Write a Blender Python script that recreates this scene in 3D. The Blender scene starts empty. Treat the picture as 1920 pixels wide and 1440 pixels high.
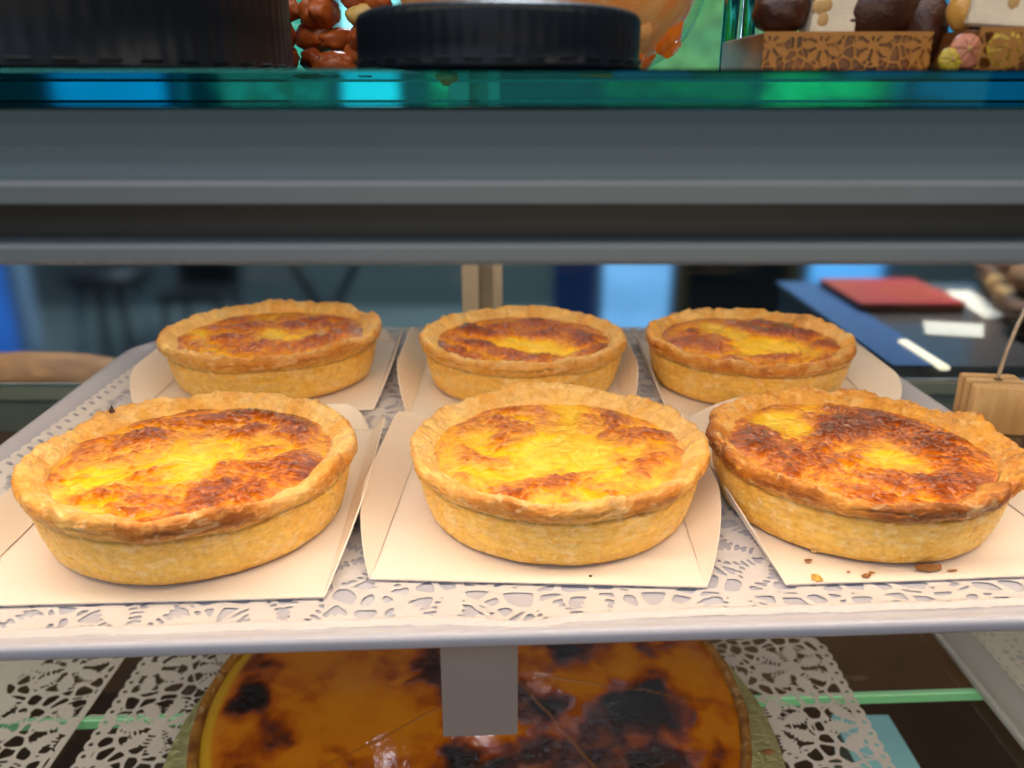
import bpy, math, random
import numpy as np
from mathutils import Vector
R = math.radians
random.seed(7)
scene = bpy.context.scene
C = scene.collection

# ------------------------------------------------------------------ noise
def _hash(ix, iy, iz, seed):
    h = (ix.astype(np.int64) * 374761393 + iy.astype(np.int64) * 668265263 + iz.astype(np.int64) * 2147483647 + seed * 974634777) & 0xFFFFFFFF
    h = ((h ^ (h >> 13)) * 1274126177) & 0xFFFFFFFF
    h = ((h ^ (h >> 16)) * 2246822519) & 0xFFFFFFFF
    return (h ^ (h >> 15)) & 0xFFFFFFFF
def perlin(x, y, z=None, seed=0):
    x = np.asarray(x, float); y = np.asarray(y, float)
    z = np.zeros_like(x) if z is None else np.asarray(z, float)
    xi, yi, zi = np.floor(x), np.floor(y), np.floor(z)
    xf, yf, zf = x - xi, y - yi, z - zi
    f = lambda t: t * t * t * (t * (t * 6 - 15) + 10)
    u, v, w = f(xf), f(yf), f(zf)
    out = 0
    for dx in (0, 1):
        for dy in (0, 1):
            for dz in (0, 1):
                h = _hash(xi + dx, yi + dy, zi + dz, seed)
                gx = (h & 1023) / 511.5 - 1; gy = ((h >> 10) & 1023) / 511.5 - 1; gz = ((h >> 20) & 1023) / 511.5 - 1
                d = gx * (xf - dx) + gy * (yf - dy) + gz * (zf - dz)
                out = out + d * (u if dx else 1 - u) * (v if dy else 1 - v) * (w if dz else 1 - w)
    return out * 1.25
def fbm(x, y, z=None, oct=4, seed=0, gain=.5):
    z = np.zeros_like(x) if z is None else z
    a, s, o = 1., 0., 1.
    t = 0
    for k in range(oct):
        t = t + a * perlin(x * o, y * o, z * o, seed + k * 17); s += a; a *= gain; o *= 2.03
    return t / s
def voronoi(x, y, seed=0, jit=.85):
    xi, yi = np.floor(x), np.floor(y)
    f1 = np.full(x.shape, 9.); f2 = np.full(x.shape, 9.); cell = np.zeros(x.shape)
    for dx in (-1, 0, 1):
        for dy in (-1, 0, 1):
            h = _hash(xi + dx, yi + dy, np.zeros_like(xi), seed)
            px = xi + dx + .5 + jit * ((h & 1023) / 1023. - .5); py = yi + dy + .5 + jit * (((h >> 10) & 1023) / 1023. - .5)
            d = np.hypot(x - px, y - py)
            n = d < f1
            f2 = np.where(n, f1, np.minimum(f2, d)); cell = np.where(n, (h >> 20) / 4095., cell); f1 = np.where(n, d, f1)
    return f1, f2, cell
def sstep(a, b, x):
    t = np.clip((x - a) / (b - a), 0, 1); return t * t * (3 - 2 * t)
def lerp(a, b, t):
    return np.asarray(a, float) + (np.asarray(b, float) - np.asarray(a, float)) * t

# ------------------------------------------------------------------ object helpers
def new_mesh(name, verts, faces, mat=None, parent=None, smooth=False, cols=None):
    me = bpy.data.meshes.new(name)
    me.from_pydata([tuple(map(float, v)) for v in verts] if not isinstance(verts, np.ndarray) else verts.tolist(), [], faces if not isinstance(faces, np.ndarray) else faces.tolist())
    if smooth: me.polygons.foreach_set('use_smooth', np.ones(len(me.polygons), bool))
    if cols is not None:
        a = me.color_attributes.new('Col', 'FLOAT_COLOR', 'POINT')
        c = np.ones((len(me.vertices), 4)); c[:, :np.shape(cols)[1]] = cols
        a.data.foreach_set('color', c.ravel())
    me.update()
    o = bpy.data.objects.new(name, me); C.objects.link(o)
    if mat: me.materials.append(mat)
    if parent: o.parent = parent
    return o
def tag(o, label=None, cat=None, group=None, kind=None):
    if label: o['label'] = label
    if cat: o['category'] = cat
    if group: o['group'] = group
    if kind: o['kind'] = kind
    return o
def thing(name, label, cat, loc=(0, 0, 0), rotz=0, group=None):
    o = bpy.data.objects.new(name, None); C.objects.link(o); o.empty_display_size = .01
    o.location = loc; o.rotation_euler = (0, 0, rotz)
    return tag(o, label, cat, group)
class MB:
    def __init__(s): s.v = []; s.f = []
    def add(s, v, f):
        n = len(s.v); s.v += [tuple(p) for p in v]; s.f += [tuple(i + n for i in q) for q in f]; return s
    def box(s, x0, x1, y0, y1, z0, z1, bev=0):
        if bev <= 0:
            v = [(x, y, z) for z in (z0, z1) for y in (y0, y1) for x in (x0, x1)]
            return s.add(v, [(0, 2, 3, 1), (4, 5, 7, 6), (0, 1, 5, 4), (2, 6, 7, 3), (0, 4, 6, 2), (1, 3, 7, 5)])
        b = bev
        rings = []
        for z, i in ((z0, b), (z0 + b, 0), (z1 - b, 0), (z1, b)):
            j = 0 if i == 0 else b
            X0, X1, Y0, Y1 = x0 + j, x1 - j, y0 + j, y1 - j
            c = b * .6 if j == 0 else b * .4
            rings.append([(X0 + c, Y0, z), (X1 - c, Y0, z), (X1, Y0 + c, z), (X1, Y1 - c, z), (X1 - c, Y1, z), (X0 + c, Y1, z), (X0, Y1 - c, z), (X0, Y0 + c, z)])
        v = [p for r in rings for p in r]; f = []
        for k in range(3):
            for i in range(8):
                j = (i + 1) % 8; f.append((k * 8 + i, k * 8 + j, k * 8 + 8 + j, k * 8 + 8 + i))
        f.append(tuple(range(7, -1, -1))); f.append(tuple(range(24, 32)))
        return s.add(v, f)
    def lathe(s, prof, n=48, c=(0, 0, 0), cap=True):
        v = []; f = []; m = len(prof)
        for i in range(n):
            a = 2 * math.pi * i / n
            for r, z in prof: v.append((c[0] + r * math.cos(a), c[1] + r * math.sin(a), c[2] + z))
        for i in range(n):
            j = (i + 1) % n
            for k in range(m - 1): f.append((i * m + k, j * m + k, j * m + k + 1, i * m + k + 1))
        if cap:
            f.append(tuple(i * m for i in range(n - 1, -1, -1))); f.append(tuple(i * m + m - 1 for i in range(n)))
        return s.add(v, f)
    def tube(s, pts, r, n=10):
        v = []; f = []; P = [Vector(p) for p in pts]
        for i, p in enumerate(P):
            t = (P[min(i + 1, len(P) - 1)] - P[max(i - 1, 0)]).normalized()
            a = t.cross(Vector((0.13, 0.2, 1)) if abs(t.z) < .95 else Vector((1, 0, 0))).normalized(); b = t.cross(a)
            rr = r[i] if isinstance(r, (list, tuple)) else r
            for k in range(n):
                q = 2 * math.pi * k / n; v.append(p + a * (rr * math.cos(q)) + b * (rr * math.sin(q)))
        for i in range(len(P) - 1):
            for k in range(n):
                l = (k + 1) % n; f.append((i * n + k, i * n + l, i * n + n + l, i * n + n + k))
        f.append(tuple(range(n - 1, -1, -1))); f.append(tuple((len(P) - 1) * n + k for k in range(n)))
        return s.add(v, f)
    def prism_x(s, prof, x0, x1):      # profile of (y,z) swept along x
        m = len(prof); v = [(x, y, z) for x in (x0, x1) for y, z in prof]
        f = [(i, (i + 1) % m, m + (i + 1) % m, m + i) for i in range(m)]
        f += [tuple(range(m - 1, -1, -1)), tuple(range(m, 2 * m))]
        return s.add(v, f)
    def obj(s, name, mat, parent=None, smooth=False):
        return new_mesh(name, s.v, s.f, mat, parent, smooth)
def grid_faces(n, m, wrap=True):
    i = np.arange(n if wrap else n - 1)[:, None]; k = np.arange(m - 1)[None, :]; j = (i + 1) % n
    return np.stack([i * m + k, j * m + k, j * m + k + 1, i * m + k + 1], -1).reshape(-1, 4)
def blob(name, c, r, mat, parent=None, seed=0, amp=.18, freq=1.5, sq=(1, 1, 1), n=28, rot=0):
    th = np.linspace(0, 2 * np.pi, n, endpoint=False)[:, None]; ph = np.linspace(0.02, np.pi - .02, n // 2)[None, :]
    x = np.cos(th) * np.sin(ph); y = np.sin(th) * np.sin(ph); z = np.cos(ph) + 0 * th
    d = 1 + amp * fbm(x * freq + seed * 3.1, y * freq, z * freq, 3, seed)
    x, y, z = x * d * r * sq[0], y * d * r * sq[1], z * d * r * sq[2]
    ca, sa = math.cos(rot), math.sin(rot)
    P = np.stack([c[0] + x * ca - y * sa, c[1] + x * sa + y * ca, c[2] + z], -1).reshape(-1, 3)
    return new_mesh(name, P, grid_faces(n, n // 2), mat, parent, True)

# ------------------------------------------------------------------ materials
def mat(name, base=(.5, .5, .5), rough=.5, metal=0, **kw):
    m = bpy.data.materials.new(name); m.use_nodes = True
    nt = m.node_tree; b = nt.nodes['Principled BSDF']
    b.inputs['Base Color'].default_value = (*base, 1); b.inputs['Roughness'].default_value = rough; b.inputs['Metallic'].default_value = metal
    for k, v in kw.items():
        b.inputs[k.replace('_', ' ')].default_value = v
    m['b'] = b.name
    return m
def N(m, t, **kw):
    n = m.node_tree.nodes.new(t)
    for k, v in kw.items(): setattr(n, k, v)
    return n
def L(m, a, b): m.node_tree.links.new(a, b)
def bsdf(m): return m.node_tree.nodes['Principled BSDF']
def coords(m, scale=(1, 1, 1), rot=(0, 0, 0)):
    tc = N(m, 'ShaderNodeTexCoord'); mp = N(m, 'ShaderNodeMapping'); L(m, tc.outputs['Object'], mp.inputs[0])
    mp.inputs['Scale'].default_value = scale; mp.inputs['Rotation'].default_value = rot
    return mp.outputs[0]
def noise_tex(m, vec, scale, detail=4, rough=.55, dist=0):
    n = N(m, 'ShaderNodeTexNoise'); n.inputs['Scale'].default_value = scale; n.inputs['Detail'].default_value = detail
    n.inputs['Roughness'].default_value = rough; n.inputs['Distortion'].default_value = dist
    L(m, vec, n.inputs['Vector']); return n.outputs['Fac']
def ramp(m, fac, stops):
    r = N(m, 'ShaderNodeValToRGB'); e = r.color_ramp.elements
    while len(e) < len(stops): e.new(.5)
    for q, (p, c) in zip(e, stops): q.position = p; q.color = (*c, 1) if len(c) == 3 else c
    L(m, fac, r.inputs[0]); return r.outputs['Color']
def mixc(m, a, b, fac, mode='MIX'):
    x = N(m, 'ShaderNodeMix', data_type='RGBA', blend_type=mode)
    for s, i in ((fac, 0), (a, 6), (b, 7)):
        if hasattr(s, 'default_value') and not isinstance(s, (float, tuple)): L(m, s, x.inputs[i])
        else: x.inputs[i].default_value = s if i == 0 else (*s, 1)
    return x.outputs[2]
def bump(m, h, strength=.3, dist=.001, prev=None):
    b = N(m, 'ShaderNodeBump'); b.inputs['Strength'].default_value = strength; b.inputs['Distance'].default_value = dist
    L(m, h, b.inputs['Height'])
    if prev is not None: L(m, prev, b.inputs['Normal'])
    return b.outputs[0]
def speck(base, rough=.5, amp=.12, scale=60, bstr=.15, bdist=.0004, **kw):
    """plain surface with faint tonal variation and micro relief"""
    m = mat('surface', base, rough, **kw); v = coords(m)
    f = noise_tex(m, v, scale, 6, .6)
    lo = tuple(max(0, c * (1 - amp)) for c in base); hi = tuple(min(1, c * (1 + amp)) for c in base)
    L(m, ramp(m, f, [(.3, lo), (.7, hi)]), bsdf(m).inputs['Base Color'])
    g = noise_tex(m, v, scale * 14, 4)
    L(m, bump(m, g, bstr, bdist), bsdf(m).inputs['Normal'])
    return m
def glassy(name, color=(1, 1, 1), rough=0., ior=1.5):
    m = bpy.data.materials.new(name); m.use_nodes = True; nt = m.node_tree; nt.nodes.clear()
    g = nt.nodes.new('ShaderNodeBsdfGlass'); o = nt.nodes.new('ShaderNodeOutputMaterial')
    g.inputs['Color'].default_value = (*color, 1); g.inputs['Roughness'].default_value = rough; g.inputs['IOR'].default_value = ior
    nt.links.new(g.outputs[0], o.inputs[0]); return m
def thin_glass(name, tint=(.9, .95, .93), refl=.5, rough=0.02, ior=1.45):
    """thin sheet: lets light straight through, mirrors by angle"""
    m = bpy.data.materials.new(name); m.use_nodes = True; nt = m.node_tree; nt.nodes.clear()
    t = nt.nodes.new('ShaderNodeBsdfTransparent'); t.inputs[0].default_value = (*tint, 1)
    g = nt.nodes.new('ShaderNodeBsdfGlossy'); g.inputs['Roughness'].default_value = rough; g.inputs['Color'].default_value = (refl * 2,) * 3 + (1,)
    f = nt.nodes.new('ShaderNodeFresnel'); f.inputs[0].default_value = ior
    x = nt.nodes.new('ShaderNodeMixShader'); o = nt.nodes.new('ShaderNodeOutputMaterial')
    ge = nt.nodes.new('ShaderNodeNewGeometry'); inv = nt.nodes.new('ShaderNodeMath'); inv.operation = 'SUBTRACT'; inv.inputs[0].default_value = 1
    mu = nt.nodes.new('ShaderNodeMath'); mu.operation = 'MULTIPLY'
    nt.links.new(ge.outputs['Backfacing'], inv.inputs[1]); nt.links.new(f.outputs[0], mu.inputs[0]); nt.links.new(inv.outputs[0], mu.inputs[1])
    nt.links.new(mu.outputs[0], x.inputs[0]); nt.links.new(t.outputs[0], x.inputs[1]); nt.links.new(g.outputs[0], x.inputs[2]); nt.links.new(x.outputs[0], o.inputs[0])
    return m
def emis(name, color, s=1):
    m = mat(name, tuple(c * .5 for c in color), .6); b = bsdf(m)
    b.inputs['Emission Color'].default_value = (*color, 1); b.inputs['Emission Strength'].default_value = s
    return m

# crust: vertex colour x fine flaky detail
def crust_material():
    m = mat('baked_crust', (.6, .36, .1), .62); b = bsdf(m)
    at = N(m, 'ShaderNodeAttribute', attribute_name='Col')
    v = coords(m)
    f1 = noise_tex(m, v, 330, 5, .62, .4)
    vs = coords(m, (1, 1, 2.6))
    f2 = noise_tex(m, vs, 150, 6, .66, 1.4)
    c = mixc(m, at.outputs['Color'], ramp(m, f1, [(.3, (.78, .68, .52)), (.52, (1, 1, 1)), (.8, (1.15, 1.18, 1.2))]), .7, 'MULTIPLY')
    f3 = noise_tex(m, coords(m, (1, 1, 1.7)), 120, 7, .62, .9)
    c = mixc(m, c, (.94, .74, .42), ramp(m, f3, [(.555, (0, 0, 0)), (.595, (.36, .36, .36)), (.66, (.26, .26, .26))]))
    c = mixc(m, c, (.80, .66, .48), ramp(m, f3, [(.50, (0, 0, 0)), (.555, (.16, .16, .16)), (.578, (0, 0, 0))]), 'MULTIPLY')
    L(m, c, b.inputs['Base Color'])
    b0 = bump(m, ramp(m, f3, [(.54, (0, 0, 0)), (.60, (1, 1, 1))]), .28, .0004)
    b1 = bump(m, f2, .42, .0009, b0)
    b2 = bump(m, f1, .5, .0005, b1)
    L(m, b2, b.inputs['Normal'])
    L(m, ramp(m, f2, [(.4, (.24,) * 3), (.65, (.50,) * 3)]), b.inputs['Roughness'])
    b.inputs['Subsurface Weight'].default_value = .12; b.inputs['Subsurface Radius'].default_value = (.004, .002, .0008); b.inputs['Subsurface Scale'].default_value = 1
    b.inputs['Specular IOR Level'].default_value = .4
    return m
def custard_material():
    m = mat('baked_custard', (.8, .4, .05), .3); b = bsdf(m)
    at = N(m, 'ShaderNodeAttribute', attribute_name='Col')          # alpha carries how baked the skin is
    v = coords(m); vw = coords(m, (1, 1.9, 1), (0, 0, .5))
    f1 = noise_tex(m, vw, 190, 6, .6, 2.4)
    f2 = noise_tex(m, v, 75, 5, .6, .8)
    wrk = N(m, 'ShaderNodeMath', operation='MULTIPLY'); L(m, f1, wrk.inputs[0])
    L(m, ramp(m, at.outputs['Alpha'], [(.15, (.10,) * 3), (.55, (1,) * 3)]), wrk.inputs[1])
    c = mixc(m, at.outputs['Color'], ramp(m, f1, [(.32, (.60, .44, .28)), (.52, (1, 1, 1)), (.75, (1.15, 1.2, 1.1))]), ramp(m, at.outputs['Alpha'], [(.1, (.2,) * 3), (.5, (.85,) * 3)]), 'MULTIPLY')
    c = mixc(m, c, ramp(m, f2, [(.3, (.84, .74, .55)), (.6, (1.06, 1.06, 1.06))]), .45, 'MULTIPLY')
    L(m, c, b.inputs['Base Color'])
    f5 = noise_tex(m, vw, 150, 2.5, .5, 1.6)
    wr2 = N(m, 'ShaderNodeMath', operation='MULTIPLY'); L(m, f5, wr2.inputs[0]); L(m, ramp(m, at.outputs['Alpha'], [(.2, (.15,) * 3), (.6, (1,) * 3)]), wr2.inputs[1])
    n2 = bump(m, wr2.outputs[0], .55, .0016)
    L(m, n2, b.inputs['Normal'])
    L(m, ramp(m, f2, [(.35, (.10,) * 3), (.7, (.16,) * 3)]), b.inputs['Roughness'])
    L(m, ramp(m, at.outputs['Alpha'], [(.1, (.12,) * 3), (.7, (.5,) * 3)]), b.inputs['Specular IOR Level'])
    b.inputs['Coat Weight'].default_value = 0
    b.inputs['Subsurface Weight'].default_value = .06; b.inputs['Subsurface Radius'].default_value = (.004, .002, .0004); b.inputs['Subsurface Scale'].default_value = 1
    return m

M_crust = crust_material(); M_cust = custard_material()
M_card = speck((.93, .845, .80), .48, .035, 22, .12, .0002)
M_tray = speck((.54, .545, .66), .24, .03, 12, .05, .0002)
M_doily = speck((.70, .665, .69), .5, .03, 40, .25, .0002)
M_doily_low = speck((.80, .71, .67), .8, .05, 40, .25, .0002)
M_alu = speck((.120, .170, .20), .55, .05, 8, .08, .0001)
M_lip = speck((.205, .235, .265), .36, .05, 8, .08, .0001)
M_alu_dark = speck((.038, .042, .048), .5, .06, 8, .08, .0001)
M_slab = glassy('teal_glass', (.10, .58, .62), 0.035, 1.5)
M_thin = thin_glass('clear_pane')
M_pane = bpy.data.materials.new('hazy_pane'); M_pane.use_nodes = True
def _hazy(m):
    nt = m.node_tree; nt.nodes.clear()
    t = nt.nodes.new('ShaderNodeBsdfRefraction'); t.inputs['Color'].default_value = (.90, .94, .95, 1); t.inputs['Roughness'].default_value = .42; t.inputs['IOR'].default_value = 1.03
    g = nt.nodes.new('ShaderNodeBsdfGlossy'); g.inputs['Roughness'].default_value = .03
    f = nt.nodes.new('ShaderNodeFresnel'); f.inputs[0].default_value = 1.45
    ge = nt.nodes.new('ShaderNodeNewGeometry'); iv = nt.nodes.new('ShaderNodeMath'); iv.operation = 'SUBTRACT'; iv.inputs[0].default_value = 1
    mu = nt.nodes.new('ShaderNodeMath'); mu.operation = 'MULTIPLY'; x = nt.nodes.new('ShaderNodeMixShader'); o = nt.nodes.new('ShaderNodeOutputMaterial')
    l = nt.links.new; l(ge.outputs['Backfacing'], iv.inputs[1]); l(f.outputs[0], mu.inputs[0]); l(iv.outputs[0], mu.inputs[1]); l(mu.outputs[0], x.inputs[0]); l(t.outputs[0], x.inputs[1]); l(g.outputs[0], x.inputs[2]); l(x.outputs[0], o.inputs[0])
_hazy(M_pane)
M_shelfglass = thin_glass('clear_shelf', (.78, .86, .82), .5, .01, 1.5)

# ------------------------------------------------------------------ camera, world, lamps
cam = bpy.data.cameras.new('camera'); camo = bpy.data.objects.new('camera', cam); C.objects.link(camo); scene.camera = camo
camo.location = (0, 0, .158); camo.rotation_euler = (R(90 - 19.5), 0, 0)
cam.sensor_width = 36; cam.lens = 1540 / 1920 * 36; cam.clip_start = .01; cam.clip_end = 60
cam.dof.use_dof = True; cam.dof.focus_distance = .325; cam.dof.aperture_fstop = 9.5
w = bpy.data.worlds.new('World'); scene.world = w; w.use_nodes = True
w.node_tree.nodes['Background'].inputs[0].default_value = (.62, .74, .9, 1); w.node_tree.nodes['Background'].inputs[1].default_value = .07
scene.view_settings.view_transform = 'Standard'; scene.view_settings.look = 'None'
scene.cycles.max_bounces = 12; scene.cycles.transmission_bounces = 16; scene.cycles.transparent_max_bounces = 16
scene.cycles.use_denoising = True; scene.cycles.caustics_reflective = False; scene.cycles.caustics_refractive = False
def area(name, loc, target, sx, sy, power, col, spread=180):
    l = bpy.data.lights.new(name, 'AREA'); l.shape = 'RECTANGLE'; l.size = sx; l.size_y = sy; l.energy = power; l.color = col; l.spread = R(spread)
    o = bpy.data.objects.new(name, l); C.objects.link(o); o.location = loc
    d = Vector(target) - Vector(loc); o.rotation_euler = d.to_track_quat('-Z', 'Y').to_euler(); return o
WARM = (1, .80, .56)
area('shelf_lamp', (0, .232, .1135), (0, .266, 0), .86, .012, .78, WARM)
area('shelf_strip_rear', (0, .452, .142), (0, .38, 0), .86, .016, .48, WARM)
area('lower_lamp', (0, .238, -.016), (0, .345, -.18), .8, .012, .25, (1, .80, .58))  # unseen fill added under the middle shelf to light the flan
for k_, (lx, ly) in enumerate(((-.085, .44), (-.02, .47), (.045, .45), (.075, .485), (.11, .44), (.02, .50))): area('lower_spot', (lx, ly, -.030), (lx, ly - .12, -.17), .004, .003, .0035, (.86, .92, 1))  # tiny unseen sources added only for glints on the flan
area('case_base_lamp', (.1, .30, -.215), (.1, .64, -.32), .7, .03, .30, (1, .78, .58))  # unseen fill added to lift the dark board below the doors
area('upper_lamp', (.02, .16, .40), (.05, .32, .18), .6, .08, .75, (1, .88, .72))  # unseen fill added to brighten the sweets on the top shelf
area('shop_daylight', (-.5, -1.2, 1.1), (0, .3, 0), 1.6, 1.0, 9., (.70, .86, 1))
area('shop_glow', (.1, -.75, .10), (0, .3, 0), 1.0, .5, 2.2, (1, .80, .55))  # warm unseen fill added behind the camera to lift the tart walls
area('shop_ceiling', (.2, 3.2, 3.3), (.2, 3.45, -1), .8, .35, 190., (.75, .87, 1))  # unseen fill added to brighten the shop background
area('bakery_ceiling', (.62, .93, .75), (.62, .935, -.06), .5, .3, 1.5, (1, .88, .72), 55)  # unseen fill added over the counter and red box
area('side_ceiling', (-.55, .80, .6), (-.55, .805, -.1), .4, .3, .7, (1, .85, .68), 55)  # unseen fill added to light the loaf at the left

# ------------------------------------------------------------------ upper shelf: rail and slab
rail = thing('shelf_rail', 'grey metal rail with two lips running across under the thick green glass shelf', 'shelf rail', (0, .2, .118))
y0 = 0.0
prof_face = [(0, .0363), (.0012, .0340), (.0026, .0290), (.0028, .0245), (.0018, .0212), (.0003, .0200), (.0003, .0206 - .0008), (.020, .0198), (.020, .0363)]
def rail_part(name, prof, mt): return MB().prism_x(prof, -.8, .8).obj(name, mt, rail)
rail_part('face', [(.0015, .0363), (.0030, .0330), (.0040, .0280), (.0040, .0240), (.0028, .0206), (.020, .0206), (.020, .0363)], M_alu)
rail_part('upper_lip', [(.0010, .0205), (-.0002, .0200), (-.0006, .0192), (-.0004, .0152), (.0002, .0147), (.020, .0147), (.020, .0204)], M_lip)
rail_part('recess', [(.011, .0146), (.011, .0056), (.020, .0056), (.020, .0146)], M_alu_dark)
rail_part('lower_lip', [(.0010, .0055), (-.0002, .0050), (-.0006, .0043), (-.0006, .0014), (.0004, .0002), (.020, .0002), (.020, .0054)], M_lip)
strip = MB().box(-.45, .45, .027, .045, .0000, .006).obj('light_strip', speck((.7, .68, .6), .4), rail)
slab = MB().box(-.8, .8, .2005, .48, .1546, .1632, .0006).obj('glass_shelf', M_slab)
tag(slab, 'thick teal edged glass shelf across the top holding lids and sweets', 'glass shelf')

# ------------------------------------------------------------------ tarts
def catmull(pts, n):
    P = np.array(pts, float); d = np.r_[0, np.cumsum(np.hypot(*np.diff(P, axis=0).T) ** .5)]
    t = np.linspace(0, d[-1], n); out = np.zeros((n, 2))
    i = np.clip(np.searchsorted(d, t, 'right') - 1, 0, len(P) - 2); u = (t - d[i]) / (d[i + 1] - d[i])
    p0, p1, p2, p3 = P[np.maximum(i - 1, 0)], P[i], P[i + 1], P[np.minimum(i + 2, len(P) - 1)]
    u = u[:, None]
    return .5 * (2 * p1 + (p2 - p0) * u + (2 * p0 - 5 * p1 + 4 * p2 - p3) * u ** 2 + (3 * p1 - p0 - 3 * p2 + p3) * u ** 3)
PROF = [(.040, .0004), (.0490, .0004), (.0512, .0010), (.0523, .0030), (.0541, .0090), (.0554, .0150), (.0561, .0190), (.0563, .0203), (.0573, .0214), (.0583, .0232), (.0585, .0254), (.0577, .0273), (.0563, .0280), (.0545, .0273), (.0523, .0260), (.0503, .0246), (.0487, .0231), (.0473, .0205), (.0458, .0185)]
def wrapang(a): return (a + np.pi) % (2 * np.pi) - np.pi
def make_tart(label, x, y, Rr, seed, blobs, feats=(), rim_brown=.35, brown=.5, n=560, m=132, rotz=0, dome=.0, lump=1., zbase=.0007, wave=1.):
    t = thing('cheese_tart', label, 'tart', (x, y, zbase), 0, 'round custard tarts on white cards')
    s = Rr / .0585
    pf = catmull(PROF, m); pr, pz = pf[:, 0] * s, pf[:, 1] * (s ** .5)
    k = np.linspace(0, 1, m)
    th = np.linspace(0, 2 * np.pi, n, endpoint=False)[:, None]
    ct, st = np.cos(th), np.sin(th)
    rimw = sstep(.0165, .026, pz)[None, :] * np.ones_like(th)          # how much a point belongs to the rim
    inner = sstep(.0555, .048, pf[:, 0])[None, :] * (k > .6)[None, :]
    r = pr[None, :] + 0 * th; z = pz[None, :] + 0 * th
    # slow irregularity of the hand-lined tin
    r = r * (1 + .010 * wave * perlin(ct * 1.3 + seed, st * 1.3, None, seed) + rimw * .034 * wave * fbm(ct * 2.4 + seed, st * 2.4, None, 3, seed + 3))
    z = z + rimw * .0048 * wave * fbm(ct * 2.1 + 5, st * 2.1 + seed, None, 4, seed + 5)
    r = r - inner * .0034 * fbm(ct * 4 + 9, st * 4 + seed, None, 3, seed + 8)
    bead = np.exp(-((pf[:, 0] - .0585) / .0022) ** 2)[None, :] * (pz > .019)[None, :]
    r = r + bead * .0026 * wave * fbm(ct * 3.5 + seed, st * 3.5 + 2, None, 3, seed + 11)
    brownf = 0 * r
    for (a, wd, dr, dz, br) in feats:
        g = np.exp(-(wrapang(th - R(a)) / R(wd)) ** 2)
        r = r + g * rimw * dr; z = z + g * rimw * dz; brownf = brownf + g * rimw * br
    # where the lid of dough folds over: an undulating crease under the rim
    crz = .0196 + .0016 * perlin(ct * 2.2 + 3, st * 2.2 + seed, None, seed + 20) + .0006 * perlin(ct * 7, st * 7 + seed, None, seed + 21)
    out = (k < .62)[None, :]
    cre = np.exp(-((z - crz) / .0007) ** 2) * out
    cre2 = np.exp(-((z - crz - .0048 - .0014 * perlin(ct * 3 + 8, st * 3, None, seed + 24)) / .00055) ** 2) * out * sstep(-.1, .35, perlin(ct * 2.3, st * 2.3 + seed, None, seed + 26))
    r = r - cre * .0006 - cre2 * .0006
    X, Y = r * ct, r * st
    S = 1 / .0085
    # flaky layers: displaced along r (side) / z (rim)
    fl = fbm(X * S * 1.2 + seed, Y * S * 1.2, z * S * 2.6, 5, seed + 30, .6)
    patch = fbm(X * S * 1.9 + 40, Y * S * 1.9 + seed, z * S * 2.8, 4, seed + 31, .6)
    fine = perlin(X * 900, Y * 900, z * 1600, seed + 33)
    tq = fl * 6; tf = tq - np.floor(tq); terr = (np.floor(tq) + sstep(.35, .65, tf)) / 6            # terraces read as leaves of puff pastry
    amp = (.0006 * (1 - rimw) + .0015 * rimw)
    lay = fbm(ct * 4.5 + seed, st * 4.5 + 0 * z, z * 620 + 1.5 * fl, 3, seed + 34); lay = (1 - np.abs(lay) * 2.4)
    d = amp * (terr * 1.6 + .45 * patch) + .00012 * fine - .00045 * np.clip(lay, 0, 1) * out * sstep(.012, .022, z)
    nr = np.where(k[None, :] < .55, 1, .2); nz = np.where(k[None, :] < .50, .1, .9)
    wr = fbm(np.cos(th) * 14 + 0 * r, np.sin(th) * 14 + 0 * r, z * 90 + 0 * th, 3, seed + 35) * rimw     # radial crinkles of the crimped rim
    r = r + d * nr; z = z + d * nz * (k > .1)[None, :] + wr * .0017 * (k > .45)[None, :]
    z = np.where(k[None, :] < .10, np.maximum(z, .0002), z)
    X, Y = r * ct, r * st
    P = np.stack([X, Y, z], -1).reshape(-1, 3)
    # colour
    wall = np.array((.93, .60, .135)); pale = np.array((.97, .78, .42)); brn = np.array((.56, .195, .022)); dark = np.array((.20, .055, .010)); cream = np.array((.97, .67, .27)); toast = np.array((.84, .40, .055))
    col = wall + (pale - wall) * sstep(.02, .35, patch)[..., None] * .75
    gold = np.array((.89, .49, .065)); col = col + (gold - col) * (sstep(-.05, .35, -fl) * .9)[..., None]
    col = col + (cream - col) * (rimw * sstep(.052, .046, pf[:, 0])[None, :] * .0 + (k > .60)[None, :] * rimw * .85)[..., None]
    tn = fbm(ct * 3.2 + seed, st * 3.2 + 7, z * 60, 4, seed + 42)
    col = col + (toast - col) * (rimw * sstep(-.25, .35, tn + (rim_brown - .5) * .6) * .85)[..., None]
    b = bead * (.40 + 1.0 * fbm(ct * 2.2 + seed, st * 2.2 + 4, z * 20, 4, seed + 40)) * rim_brown * 2.0 + 1.25 * brownf + rimw * rim_brown * .55 * sstep(.0, .4, fl)
    b = np.clip(b, 0, 1.6) * (1 - .45 * sstep(.1, .3, patch))
    bb = np.clip(b, 0, 1)[..., None]; col = col + (brn - col) * bb
    col = col + (dark - col) * np.clip(b - .85, 0, .75)[..., None]
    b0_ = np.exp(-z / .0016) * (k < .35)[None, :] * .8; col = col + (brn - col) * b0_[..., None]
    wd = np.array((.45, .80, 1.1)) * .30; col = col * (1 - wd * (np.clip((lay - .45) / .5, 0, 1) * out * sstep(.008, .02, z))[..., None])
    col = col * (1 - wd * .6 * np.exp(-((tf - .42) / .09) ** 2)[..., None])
    col = col * (1 - .45 * np.clip(cre + cre2, 0, 1))[..., None]
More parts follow.
